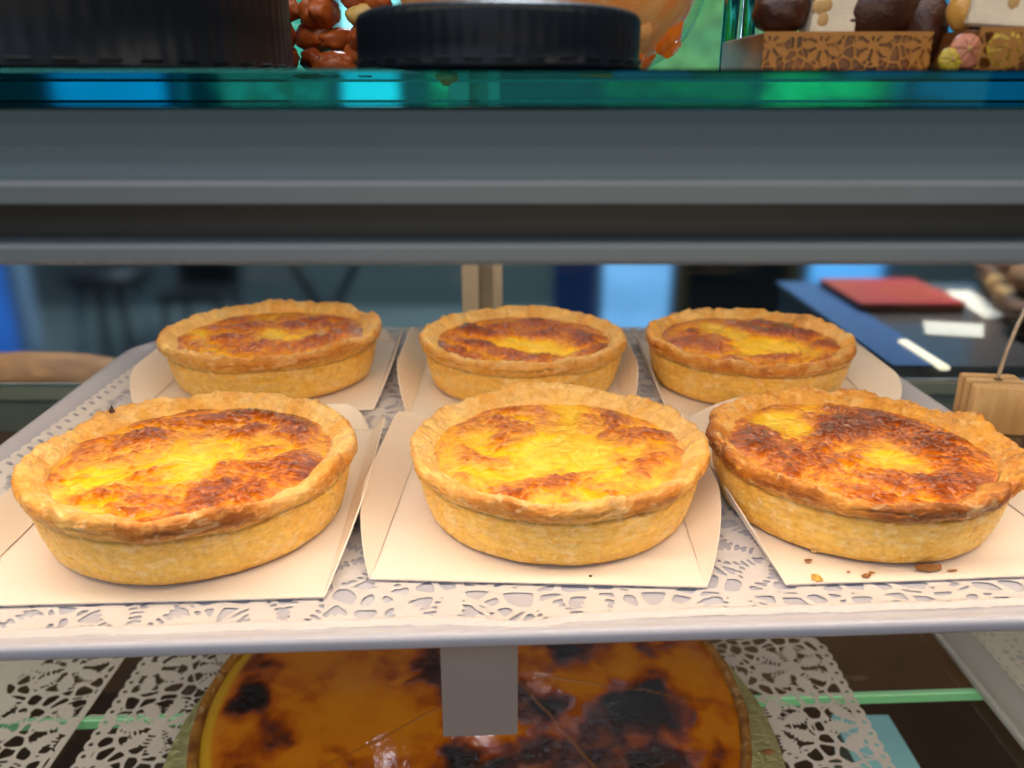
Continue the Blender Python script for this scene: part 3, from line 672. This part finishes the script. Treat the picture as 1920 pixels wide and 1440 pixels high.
new_mesh('crust', np.stack([rr_ * np.cos(th), rr_ * np.sin(th), zz_], -1).reshape(-1, 3), grid_faces(n, 60), M_crust, fl_, True, fcol.reshape(-1, 3))
q = 230; rho = np.linspace(0, 1, q)[None, :]; Rt = Rf - .0038
u = rho * np.cos(th) * Rt; v_ = rho * np.sin(th) * Rt
wxx = .012 * fbm(u * 40, v_ * 40, None, 4, 95); wyy = .012 * fbm(u * 40 + 7, v_ * 40, None, 4, 96)
big = fbm((u + wxx) * 26 + 4, (v_ + wyy) * 26, None, 3, 97); mid = fbm((u + wxx) * 62, (v_ + wyy) * 62 + 9, None, 4, 98)
def sp(px, py, r, a): return a * np.exp(-((u + wxx - px) ** 2 + (v_ + wyy - py) ** 2) / r ** 2)
burn = .08 + 1.15 * big + .75 * mid + sp(-.005, .025, .018, .7) + sp(.03, -.005, .020, .7) + sp(.085, -.012, .022, 1.0) + sp(.045, -.035, .016, .5) + sp(.055, .045, .022, .6) + sp(-.118, .00, .014, .8) + sp(-.005, .0, .020, .7) + sp(-.100, -.035, .02, .5) + sp(-.012, .058, .028, .6) + sp(.01, -.05, .024, .7) + sp(.09, -.05, .02, .6) \
    + sp(-.07, -.02, .035, -.35) + sp(.02, -.03, .02, -.35) + sp(.055, .01, .02, -.3)+ sp(-.06, .02, .03, -.2)
cut = np.full(u.shape, 1.)
for a in (218, -13, -60):
    ca, sa = math.cos(R(a)), math.sin(R(a)); along = (u - .020) * ca + (v_ - .020) * sa; off = np.abs(-(u - .020) * sa + (v_ - .020) * ca + .0015 * perlin(along * 60, along * 0 + a))
    cut = np.minimum(cut, np.where(along > 0, off, 1))
ed = sstep(.90, .99, rho)
burn = burn * (1 - .3 * ed)
fst = [(-.4, (.66, .24, .012)), (.02, (.60, .19, .009)), (.20, (.46, .115, .007)), (.36, (.26, .050, .005)), (.54, (.075, .016, .004)), (.8, (.012, .005, .003))]
fc = np.stack([np.interp(burn, [a for a, _ in fst], [c[i] for _, c in fst]) for i in range(3)], -1)
ylw = sstep(.945, .965, rho) * sstep(.2, -.4, np.cos(th - R(10))) * .9
fc = lerp(fc, (.60, .36, .02), ylw[..., None])
cl_ = np.exp(-(cut / .0006) ** 2); fc = lerp(fc, (.30, .10, .01), (cl_ * .8)[..., None])
zf_ = .0270 + .00010 * sstep(.2, .6, burn) + .0001 * mid - .00018 * cl_ + .00004 * np.exp(-((cut - .0022) / .001) ** 2) - .001 * ed + .00007 * fbm(u * 260, v_ * 260, None, 3, 99)
M_flan = mat('burnt_glaze', (.5, .2, .02), .07, 0, Specular_IOR_Level=.5); atf = N(M_flan, 'ShaderNodeAttribute', attribute_name='Col'); L(M_flan, atf.outputs['Color'], bsdf(M_flan).inputs['Base Color'])
vf = coords(M_flan); ff = noise_tex(M_flan, vf, 210, 5, .6, .6); mfx = N(M_flan, 'ShaderNodeMath', operation='MULTIPLY'); L(M_flan, ff, mfx.inputs[0]); L(M_flan, ramp(M_flan, atf.outputs['Alpha'], [(0, (.10,) * 3), (1, (1,) * 3)]), mfx.inputs[1]); L(M_flan, bump(M_flan, mfx.outputs[0], .4, .0024), bsdf(M_flan).inputs['Normal']); bsdf(M_flan).inputs['Coat Weight'].default_value = .0; bsdf(M_flan).inputs['Coat Roughness'].default_value = .06
new_mesh('caramel_topping', np.stack([u, v_, zf_], -1).reshape(-1, 3), grid_faces(n, q), M_flan, fl_, True, np.concatenate([fc, sstep(.25, .55, burn)[..., None]], -1).reshape(-1, 4))
fk = crumb('brown crumb on the gold board right of the flan', .1385, .352, .0035, .0016, .001, .1, 2, 40, -.1776); fk['group'] = 'pastry crumbs on the gold board'; del fk['group']
# lower right tray with its doily
t2 = tray_mesh('serving_tray', .17, .17, .03, speck((.55, .53, .53), .35, .03, 12), None, (.4470, .400, -.1755), R(.5)); tag(t2, 'grey white tray on the lower shelf, cut off by the right edge', 'tray')
d3 = lace_mesh('paper_doily', doily_field(.303, .60, .24, .56, 31, cell=.006, wire=.0014), .30, .46, .25, .56, .0015, lambda x, y: -.1770 + .0005 * perlin(x * 60, y * 60), M_doily_low)
tag(d3, 'small patterned lace doily on the lower right tray', 'doily')

# ------------------------------------------------------------------ things on the upper shelf
ZS = .1635
M_lid = speck((.008, .0115, .018), .36, .2, 20, .1, .0002, Specular_IOR_Level=.15)
def lid(label, x, y, Rl, h, nrib):
    t = thing('jar_lid', label, 'lid', (x, y, ZS), 0, 'black jar lids')
    n = nrib * 6; th = np.linspace(0, 2 * np.pi, n, endpoint=False)[:, None]
    b = h * .16
    pr = [(Rl - .003, 0), (Rl - .0004, .0002), (Rl, .0007), (Rl, .0016), (Rl - .0006, .0021), (Rl - .0006, h * .4), (Rl - .0006, h - b * 1.2), (Rl - .0012, h - b * .6), (Rl - .003, h - b * .2), (Rl - .006, h), (Rl * .5, h + .0002), (.0005, h + .0002)]
    P = np.array(pr); r = P[:, 0][None, :] + 0 * th; z = P[:, 1][None, :] + 0 * th
    w_ = np.zeros(len(pr)); w_[5:7] = 1; w_[4] = .6; w_[7] = .4
    r = r + w_[None, :] * .00010 * np.cos(th * nrib)
    new_mesh('cap', np.stack([r * np.cos(th), r * np.sin(th), z], -1).reshape(-1, 3), grid_faces(n, len(pr)), M_lid, t, True)
    # tamper ring teeth under the ribs
    mb = MB(); k = nrib // 2
    for i in range(k):
        a0 = 2 * math.pi * i / k; a1 = a0 + 2 * math.pi / k * .55
        v = []
        for a in (a0, (a0 + a1) / 2, a1):
            for rr, zz in ((Rl + .0001, .0022), (Rl + .0005, .0026), (Rl + .0001, .0030)): v.append((rr * math.cos(a), rr * math.sin(a), zz))
        mb.add(v, [(0, 3, 4, 1), (1, 4, 5, 2), (3, 6, 7, 4), (4, 7, 8, 5)])
    mb.obj('tooth_ring', M_lid, t)
    return t
lid('tall black ribbed lid at the upper left, cut off by the frame', -.1462, .2850, .0740, .0340, 90)
lid('low black ribbed lid standing in the middle of the upper glass shelf', -.0038, .2515, .0402, .0158, 64)
# bag of reddish dried fruit between the lids
M_film = thin_glass('clear_film', (.97, .97, .96), .5, .08, 1.35)
M_fruit = [mat('dried_fruit', (.42, .10, .02), .35, 0, Subsurface_Weight=.4, Subsurface_Scale=.004), mat('dried_fruit', (.50, .16, .035), .4, 0, Subsurface_Weight=.4, Subsurface_Scale=.004), mat('dried_fruit', (.30, .055, .015), .35), mat('noodle', (.62, .40, .12), .45)]
bg = thing('sweets_bag', 'clear bag of reddish brown dried fruit behind the two black lids', 'bag', (-.070, .345, ZS))
rs = np.random.RandomState(4)
for zl in range(4):
    for k in range(7):
        blob('fruit_piece', (-.030 + .0105 * k + rs.uniform(-.003, .003), rs.uniform(-.012, .008), .006 + .0095 * zl + rs.uniform(-.002, .002)), rs.uniform(.0062, .0082), M_fruit[rs.choice([0, 1, 2, 0])], bg, 50 + zl * 9 + k, .42, 1.7, (1.25, .7, rs.uniform(.6, .9)), 32, rs.uniform(0, 3))
blob('fruit_piece', (.016, -.014, .0215), .005, M_fruit[3], bg, 9, .3, 2, (1.5, .7, .8))
film = blob('bag_film', (0, 0, .028), .045, M_film, bg, 60, .14, 2.2, (1.02, .62, .62), 48)
# bowl jar of orange pieces
bw = thing('glass_jar', 'round bottomed glass jar of orange fruit jellies behind the low lid', 'jar', (.0130, .335, ZS))
gj = [(.0005, .0008), (.030, .0010), (.040, .004), (.049, .0105), (.0555, .020), (.0585, .032), (.057, .048), (.045, .062)]
MB().lathe([(a, b) for a, b in catmull(gj, 40)], 72, (0, 0, 0), False).obj('jar_glass', thin_glass('jar_glass', (.97, .98, .97), .25, .02, 1.45), bw, True)
M_fill = mat('peach_fill', (.80, .38, .12), .25, 0, Subsurface_Weight=.3, Subsurface_Scale=.005, Emission_Color=(.8, .34, .1, 1), Emission_Strength=.16)  # faint emission stands in for light passing through the fruit
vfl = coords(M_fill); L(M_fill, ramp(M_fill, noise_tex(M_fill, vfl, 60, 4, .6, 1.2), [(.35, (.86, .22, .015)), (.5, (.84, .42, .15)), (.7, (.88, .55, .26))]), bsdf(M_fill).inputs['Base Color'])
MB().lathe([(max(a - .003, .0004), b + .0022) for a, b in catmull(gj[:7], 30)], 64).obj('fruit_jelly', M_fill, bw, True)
M_jelly = [mat('orange_jelly', (.85, .20, .010), .22, 0, Subsurface_Weight=.4, Subsurface_Scale=.004, Emission_Color=(.85, .20, .01, 1), Emission_Strength=.22), mat('peach_jelly', (.85, .45, .16), .3, 0, Subsurface_Weight=.4, Subsurface_Scale=.004, Emission_Color=(.8, .34, .1, 1), Emission_Strength=.22), mat('amber_jelly', (.75, .32, .06), .3, 0, Emission_Color=(.7, .25, .05, 1), Emission_Strength=.2)]  # own-colour emission imitates backlight through the jellies
rs = np.random.RandomState(8)
for zl in range(5):
    zc = .0075 + .0105 * zl; rmax = np.interp(zc, [.004, .0105, .020, .032, .05], [.030, .041, .047, .050, .048])
    for ring, cnt in ((rmax * 1.0, 22), (rmax * .55, 10)):
        for k in range(cnt):
            a = 2 * math.pi * (k + rs.uniform(-.2, .2)) / cnt
            if ring > rmax * .7 and math.sin(a) > .3: continue
            if ring < rmax * .7 or (k + zl) % 2: continue
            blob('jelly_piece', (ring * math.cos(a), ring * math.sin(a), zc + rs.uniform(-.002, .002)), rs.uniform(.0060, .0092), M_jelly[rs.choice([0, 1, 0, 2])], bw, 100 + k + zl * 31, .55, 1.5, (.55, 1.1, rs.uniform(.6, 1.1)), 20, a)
# post
po = thing('metal_post', 'pair of upright shiny metal tubes beside the lace bag', 'post', (.0850, .335, ZS))
M_chrome = mat('chrome', (.80, .82, .84), .12, 1)
for dx, rr in ((-.0032, .0030), (.0034, .0028)): MB().lathe([(rr, 0), (rr, .13)], 28, (dx, 0, 0)).obj('tube', M_chrome, po, True)
MB().lathe([(.0092, 0), (.0092, .0012), (.008, .0018), (.003, .002)], 28, (0, 0.012, 0)).obj('foot', M_chrome, po)
# lace printed sweet trays with nougat and dates
M_lacegold = mat('lace_print', (.40, .17, .035), .5, 0, Subsurface_Weight=0)
M_band = mat('brown_band', (.10, .035, .012), .3); vb = coords(M_band); L(M_band, ramp(M_band, noise_tex(M_band, vb, 70, 4, .6, .5), [(.3, (.03, .010, .005)), (.5, (.16, .055, .016)), (.72, (.38, .14, .03))]), bsdf(M_band).inputs['Base Color'])
M_date = speck((.060, .018, .010), .28, .4, 60, .3, .001); M_noug = speck((.78, .68, .54), .6, .12, 90, .3, .0006); M_nut = speck((.55, .33, .13), .5, .2, 90)
M_yel = speck((.55, .40, .04), .4, .2, 120); M_pink = speck((.58, .22, .14), .4, .2, 120)
def sweet_tray(label, x, y, wid, dep, seed, off=-.0004):
    t = thing('sweets_tray', label, 'sweets tray', (x, y, ZS), 0, 'lace printed sweets trays')
    h = .0112
    bd_ = MB().box(-wid / 2, wid / 2, 0, dep, .0002, h, .0005).obj('band', M_band, t)
    def fz(a, b): 
        v = lace_field(a * 1.0 + seed, b, seed, .0034, .00026, .0150)
        r = np.minimum(np.minimum(a + wid / 2, wid / 2 - a), np.minimum(b, h - b)); v = np.where(h - b < .0011, .0004, v)
        return np.minimum(v, r)
    o = lace_mesh('lace_print', fz, -wid / 2, wid / 2, 0, h, .00030, lambda a, b: 0 * a, M_lacegold, bd_, False)
    co = np.empty(len(o.data.vertices) * 3); o.data.vertices.foreach_get('co', co); co = co.reshape(-1, 3)
    o.data.vertices.foreach_set('co', np.c_[co[:, 0], np.full(len(co), off), co[:, 1] + .0002].ravel()); o.data.update()
    MB().box(-wid / 2 - .001, wid / 2 + .003, -.0085, dep, 0, .00018).obj('paper_base', speck((.75, .6, .5), .6), t)
    return t, h
ta, h = sweet_tray('brown lace printed tray holding nougat between dark dates', .0975, .258, .0490, .05, 3)
for i, (dx, dz, rx, sq) in enumerate(((-.0165, .0105, .0085, (1.05, .7, .8)), (-.013, .020, .009, (1, .8, .8)), (.0125, .0105, .0115, (1.15, .7, .75)), (.0125, .022, .010, (1, .8, .8)), (.003, .008, .008, (1.4, .7, .55)))):
    o = blob('chocolate_date', (.0975 + dx, .270, ZS + h + dz - .004), rx, M_date, None, 70 + i, .22, 1.6, sq, 32)
    tag(o, ['dark glossy date left of the white nougat, lowest of the left pair', 'dark date above the left one, cut off by the top of the picture', 'large dark date right of the white nougat', 'dark date on top at the right of the nougat', 'flat dark date lying below the white nougat'][i], 'date', 'dark dates on the lace printed tray')
o = blob('chocolate_date', (.1235, .268, ZS + .0130), .0085, M_date, None, 81, .22, 1.6, (.8, .7, 1.3), 28); tag(o, 'upright dark date between the two lace printed trays', 'date', 'dark dates on the lace printed tray')
o = blob('amber_candy', (.1300, .258, ZS + .0168), .0050, mat('amber_sugar', (.62, .32, .07), .25), None, 83, .15, 1.6, (1, .8, 1.2), 24); tag(o, 'small amber candy resting on the tray rim beside the upright date', 'candy')
def nougat(label, x, y, z, a, b, c, rot, seed):
    t = thing('nougat_block', label, 'nougat', (x, y, z), rot)
    n_ = 10; mb = MB(); mb.box(-a / 2, a / 2, -b / 2, b / 2, 0, c, .0008); o = mb.obj('block', M_noug, t)
    rs = np.random.RandomState(seed)
    for k in range(4): blob('nut', (rs.uniform(-a * .38, a * .38), -b / 2 + .0004, rs.uniform(c * .15, c * .85)), .0022, M_nut, o, seed + k, .3, 1.5, (1, .3, 1.2), 14)
    t.rotation_euler = (0, R(4), rot); return t
nougat('white nougat block with nuts standing between the dark dates', .0945, .2690, ZS + h - .0012, .0135, .010, .022, R(4), 1)
tb2, h2 = sweet_tray('brown lace printed tray at the right edge under flower shaped candies', .1490, .250, .0440, .05, 8, -.0080)
nougat('lumpy white nougat at the far upper right above the yellow candy', .1400, .2570, ZS + h2 + .0005, .022, .012, .012, R(-6), 5)
def flower(label, x, y, z, mt, r):
    t = thing('flower_candy', label, 'candy', (x, y, z), 0); t.rotation_euler = (R(80), 0, 0)
    n_ = 60; th_ = np.linspace(0, 2 * np.pi, n_, endpoint=False)[:, None]; q_ = np.linspace(0, 1, 14)[None, :]
    rr2 = r * q_ * (1 + .05 * np.abs(np.cos(th_ * 3)) - .04); zz2 = r * .45 * np.sqrt(np.clip(1 - q_ ** 2, 0, 1)) * (1 - .35 * np.exp(-((np.sin(th_ * 3)) / .25) ** 2) * (q_ > .15))
    pt_ = new_mesh('petals', np.stack([rr2 * np.cos(th_), rr2 * np.sin(th_), zz2], -1).reshape(-1, 3), grid_faces(n_, 14), mt, t, True)
    blob('centre', (0, 0, r * .42), r * .2, M_nut, pt_, 3, .1, 1, (1, 1, .6), 14); return t
flower('round yellow flower shaped candy on the right lace tray', 0.1375, .2470, ZS + .0060, M_yel, .0052)
flower('pink candy left of the yellow flower candy', .1268, .2474, ZS + .0058, M_pink, .0046)
flower('low yellow candy at the foot of the pink candy', .1225, .2466, ZS + .0032, M_yel, .0034)

# ------------------------------------------------------------------ rear sliding doors
M_frame = speck((.80, .72, .58), .45, .04, 20); M_dfr = speck((.50, .50, .47), .4, .06, 20)
def sliding_door(label, x0, x1, y, stile_right):
    t = thing('sliding_door', label, 'sliding door', ((x0 + x1) / 2, y, -.075)); hw = (x1 - x0) / 2; H = .50
    MB().box(-hw + .002, hw - .002, .003, .006, .012, H - .012).obj('pane', M_pane, t)
    MB().box(-hw, hw, 0, .009, .0, .0118, .0008).obj('bottom_rail', M_dfr, t)
    MB().box(-hw, hw, 0, .009, H - .0118, H, .0008).obj('top_rail', M_dfr, t)
    for sx in (-1, 1):
        xa = sx * (hw - .0065)
        MB().box(xa - .0065, xa + .0065, -.0006, .0096, .0119, H - .0119, .0008).obj('stile', M_frame, t)
    return t
sliding_door('left glass sliding door behind the tarts', -.70, -.0255, .6185, True)
sliding_door('right glass sliding door behind the tarts', -.0205, .66, .6305, False)
MB_ = MB().box(-.0262, -.0150, .6285, .6300, -.062, .41).obj('door_seal', speck((.40, .36, .29), .6)); tag(MB_, 'dull beige strip between the two pale door stiles', 'seal')
tr = MB().box(-.75, .75, .612, .646, -.100, -.0765, .001).obj('door_track', speck((.30, .30, .29), .4)); tag(tr, 'grey track under the rear sliding doors', 'track')
kick = MB().box(-.75, .75, .616, .640, -.360, -.1008).obj('wooden_board', speck((.32, .16, .10), .45, .3, 9)); tag(kick, 'dark brown board below the rear sliding doors', 'board')

# ------------------------------------------------------------------ shop behind (out of focus)
fm = speck((.15, .18, .18), .6, .15, 3, .1, .002)
fo = MB().box(-5, 5, .70, 7, -1.02, -1.0).obj('floor', fm); tag(fo, None, None, None, 'structure')
wl = MB().box(-5, 5, 4.6, 4.7, -1.0, 2.6).obj('wall', speck((.12, .135, .14), .7, .2, 2)); tag(wl, 'dark grey shop wall far behind the counter', 'wall')
def shop_window(label, x0, x1, z0, z1, y, col, s, bands=()):
    t = thing('shop_window', label, 'window', ((x0 + x1) / 2, y, z0)); hw = (x1 - x0) / 2; H = z1 - z0
    m_ = mat('daylit_pane', col, .3); b = bsdf(m_); vv = coords(m_, (.7, 1, 2.2)); f_ = noise_tex(m_, vv, 3.0, 3, .5)
    L(m_, ramp(m_, f_, [(.35, tuple(c * .62 for c in col)), (.6, col)]), b.inputs['Emission Color']); b.inputs['Emission Strength'].default_value = s; b.inputs['Base Color'].default_value = (.02, .03, .04, 1)
    MB().box(-hw, hw, 0, .02, 0, H).obj('pane', m_, t)
    fw = .05; fm_ = speck((.40, .55, .75), .4)
    MB().box(-hw - fw, -hw, -.03, .03, -.04, H + .04).obj('frame_post', fm_, t); MB().box(hw, hw + fw, -.03, .03, -.04, H + .04).obj('frame_post', fm_, t)
    MB().box(-hw, hw, -.03, .03, H, H + .04).obj('frame_head', fm_, t); MB().box(-hw, hw, -.03, .03, -.04, 0).obj('frame_sill', fm_, t)
    return t
shop_window('bright blue shop window behind the back centre and right tarts', .335, .585, -1.0, .10, 3.0, (.17, .44, .80), 1.25)
shop_window('narrow blue window right of the dark framed board', 1.09, 1.36, -1.0, .10, 3.0, (.10, .40, .85), 1.3)
shop_window('pale blue window at the left of the shop seen through the shelf edge', -1.62, -1.22, .06, .9, 3.2, (.04, .50, .95), 1.7)
shop_window('brightest cyan window left of centre seen through the shelf edge', -.60, -.40, .06, .9, 3.2, (.30, .95, 1.), 2.8)
shop_window('deep blue window behind the lace trays', 1.42, 2.2, .06, .9, 3.2, (.03, .30, .55), 1.1)
shop_window('deep blue glow at the far left of the shop', -2.4, -1.86, -1.0, -.02, 3.0, (.02, .12, .50), 1.1)
dk = thing('framed_board', 'black board in a gold frame behind the back right tart', 'board', (.82, 2.95, -1.0))
MB().box(-.185, .185, 0, .02, 0, 1.10).obj('panel', speck((.012, .012, .014), .3), dk)
M_gf = speck((.30, .19, .05), .4)
for sx in (-1, 1): MB().box(sx * .205 - .019, sx * .205 + .019, -.01, .03, 0, 1.10).obj('frame_side', M_gf, dk)
nb = MB().box(.15, .29, 2.9, 2.95, -1.0, .10).obj('door_leaf', speck((.03, .12, .42), .4)); tag(nb, 'dark blue door leaf beside the bright blue window', 'door')
# greenery outside
gm = [emis('sunlit_leaf', (.07, .32, .10), .8), emis('sunlit_leaf', (.16, .50, .16), .9), emis('shaded_leaf', (.03, .16, .07), .6), emis('sunlit_leaf', (.05, .34, .20), .8), emis('sunlit_leaf', (.06, .62, .48), 1.3), emis('sunlit_leaf', (.14, .75, .22), 1.7)]  # daylight on the leaves put in as emission, bright and dim greens
def shrub(label, cx, cy, cz, w_, h_, seed, n_, ms):
    t = thing('shrub', label, 'shrub', (cx, cy, cz), 0, 'green shrubs outside the shop')
    rs = np.random.RandomState(seed)
    groups = {k: MB() for k in range(len(ms))}
    for i in range(n_):
        p = np.array([rs.uniform(-w_, w_), rs.uniform(-.15, .15), rs.uniform(0, h_)]); s_ = rs.uniform(.014, .034)
        a = rs.normal(size=3); a /= np.linalg.norm(a); b = np.cross(a, rs.normal(size=3)); b /= np.linalg.norm(b); 
        k = rs.randint(len(ms))
        groups[k].add([p - a * s_, p + b * s_ * .45, p + a * s_, p - b * s_ * .45], [(0, 1, 2, 3)])
    MB().tube([(0, 0, 0), (.02, 0, h_ * .6)], .02).obj('trunk', gm[2], t)
    for k, g in groups.items(): g.obj('foliage', ms[k], t)
    return t
shrub('green shrub seen between the jar and the metal tubes', .66, 3.6, -.3, .28, 1.1, 1, 5200, [gm[0], gm[1], gm[3], gm[2]])
shrub('bright green shrub seen through the shelf edge at the right', 1.25, 3.6, -.3, .20, 1.1, 2, 4000, [gm[5], gm[1], gm[5]])
shrub('teal green shrub seen through the shelf edge at the left', -.92, 3.6, -.3, .25, 1.0, 3, 3600, [gm[4], gm[3], gm[2]])
shrub('small green shrub beside the brightest cyan window', -.20, 3.6, -.3, .12, 1.0, 4, 1800, [gm[5], gm[4], gm[2]])
# stool and folding table
M_blk = speck((.015, .017, .02), .4); M_steel = mat('steel', (.45, .55, .65), .25, .9)
stl = thing('bar_stool', 'black topped stool with steel legs behind the left sliding door', 'stool', (-1.50, 3.0, -1.0))
MB().lathe([(.001, .50), (.15, .50), (.16, .515), (.16, .54), (.14, .555), (.001, .555)], 32, (0, 0, 0), False).obj('seat', M_blk, stl)
for dx, dy in ((-.09, -.09), (.09, -.09), (.09, .09), (-.09, .09)): MB().tube([(dx * 1.25, dy * 1.25, 0), (dx * .8, dy * .8, .5)], .016).obj('leg', M_steel if dx * dy > 0 else M_blk, stl, True)
tbl = thing('folding_table', 'dark crossed leg table behind the back left tart', 'table', (-.69, 3.0, -1.0))
MB().box(-.30, .30, -.2, .2, .61, .63, .004).obj('table_top', speck((.10, .20, .14), .4), tbl)
for sx in (-1, 1): MB().tube([(-.2 * sx, .02 * sx, 0), (.14 * sx, .02 * sx, .61)], .014).obj('leg', M_blk, tbl)
chair = thing('dark_chair', 'dark slender chair between the stool and the table', 'chair', (-1.20, 3.1, -1.0))
MB().box(-.12, .12, -.12, .12, .42, .45, .004).obj('seat', M_blk, chair)
for dx, dy in ((-.11, -.11), (.11, -.11), (.11, .11), (-.11, .11)): MB().tube([(dx * 1.2, dy * 1.2, 0), (dx * .9, dy * .9, .42)], .012).obj('leg', M_blk, chair)
MB().box(-.12, .12, .10, .12, .45, .85, .004).obj('backrest', M_blk, chair)

# counter at the right with box and papers
ct_ = thing('shop_counter', 'dark glass topped counter behind the right door, blue along its left edge', 'counter', (.62, .90, -1.0))
MB().box(-.293, .40, -.23, .080, 0, .928).obj('body', speck((.03, .06, .13), .4), ct_)
MB().box(-.293, .40, -.24, .085, .9285, .940, .001).obj('counter_top', speck((.085, .075, .075), .22, .12, 6), ct_)
MB().box(-.298, -.250, -.241, .085, .9402, .9415).obj('edge_trim', speck((.02, .08, .24), .6), ct_)
ZC = -.0598
rb = thing('pastry_box', 'flat red cardboard box with gold swirl on the counter behind', 'box', (.420, .888, ZC), R(0))
M_red = speck((.40, .035, .028), .4, .08, 20); M_brn = speck((.25, .10, .04), .5)
MB().box(-.055, .055, -.050, .070, 0, .008, .001).obj('tray_part', M_brn, rb); bl_ = MB().box(-.056, .056, -.051, .071, .0082, .0112, .001); bl_ = bl_.obj('box_lid', M_red, rb)
sw = MB(); pts = [((.004 + .0028 * k * .35) * math.cos(k * .35) + .02, (.004 + .0028 * k * .35) * math.sin(k * .35), .0116) for k in range(40)]
sw.tube(pts, .0007, 6).obj('gold_swirl', mat('gold_print', (.6, .3, .06), .4), bl_)
def paper(label, pts, z=ZC):
    v = [(a, b, z) for a, b in pts] + [(a, b, z + .0008) for a, b in pts]
    o = new_mesh('paper_sheet', v, [(3, 2, 1, 0), (4, 5, 6, 7), (0, 1, 5, 4), (1, 2, 6, 5), (2, 3, 7, 6), (3, 0, 4, 7)], speck((.80, .74, .64), .6, .04)); tag(o, label, 'paper', 'white papers on the counter'); return o
paper('short white paper strip nearest on the counter', [(.395, .756), (.444, .744), (.470, .791), (.416, .805)])
paper('long white paper lying right of the red box', [(.484, .815), (.510, .815), (.535, .940), (.503, .940)])
lt = MB().box(.3560, .3645, .648, .728, ZC, ZC + .004, .001).obj('tube_lamp', emis('lit_tube', (1, .86, .6), 1.2)); tag(lt, 'short lit white tube lamp lying on the counter edge', 'lamp')  # emissive bar added where the door glass mirrors the shelf light strip
sh = thing('bread_rack', 'stack of brown crusty loaves on a rack at the far right', 'rack', (.56, .85, ZC), R(-20.6))
MB().box(-.040, .14, -.13, .15, .0022, .006).obj('rack_board', M_brn, sh)
rs = np.random.RandomState(12); Mb = [speck((.34, .15, .045), .6, .4, 60, .4, .003), speck((.48, .26, .08), .6, .4, 60, .4, .003), speck((.18, .07, .025), .6, .4, 60, .4, .003)]
k = 0
for zl in range(4):
    for xl in range(5):
        o = blob('bread_loaf', (.500 + .021 * xl + zl * .008, .755 + .052 * xl + .012 * (zl % 2), ZC + .024 + zl * .028), .029, Mb[rs.randint(3)], None, 200 + k, .25, 2.0, (1.1, 1.3, .62), 28)
        tag(o, 'brown crusty loaf in the stack on the rack at the far right', 'loaf', 'loaves stacked on the rack'); k += 1
# loaf at the left behind the door
lc = thing('side_counter', 'dark counter top behind the left sliding door', 'counter', (-.62, .80, -1.0))
MB().box(-.40, .32, -.14, -.04, 0, .884).obj('body', speck((.02, .022, .026), .5), lc); MB().box(-.41, .33, -.145, -.035, .8845, .892, .001).obj('counter_top', speck((.03, .032, .036), .4), lc)
lo = blob('bread_loaf', (0, 0, .021), .050, Mb[0], None, 333, .18, 1.6, (2.0, .8, .42), 48); lo.location = (-.440, .71, -.1078); tag(lo, 'long floury brown loaf behind the left sliding door', 'loaf')
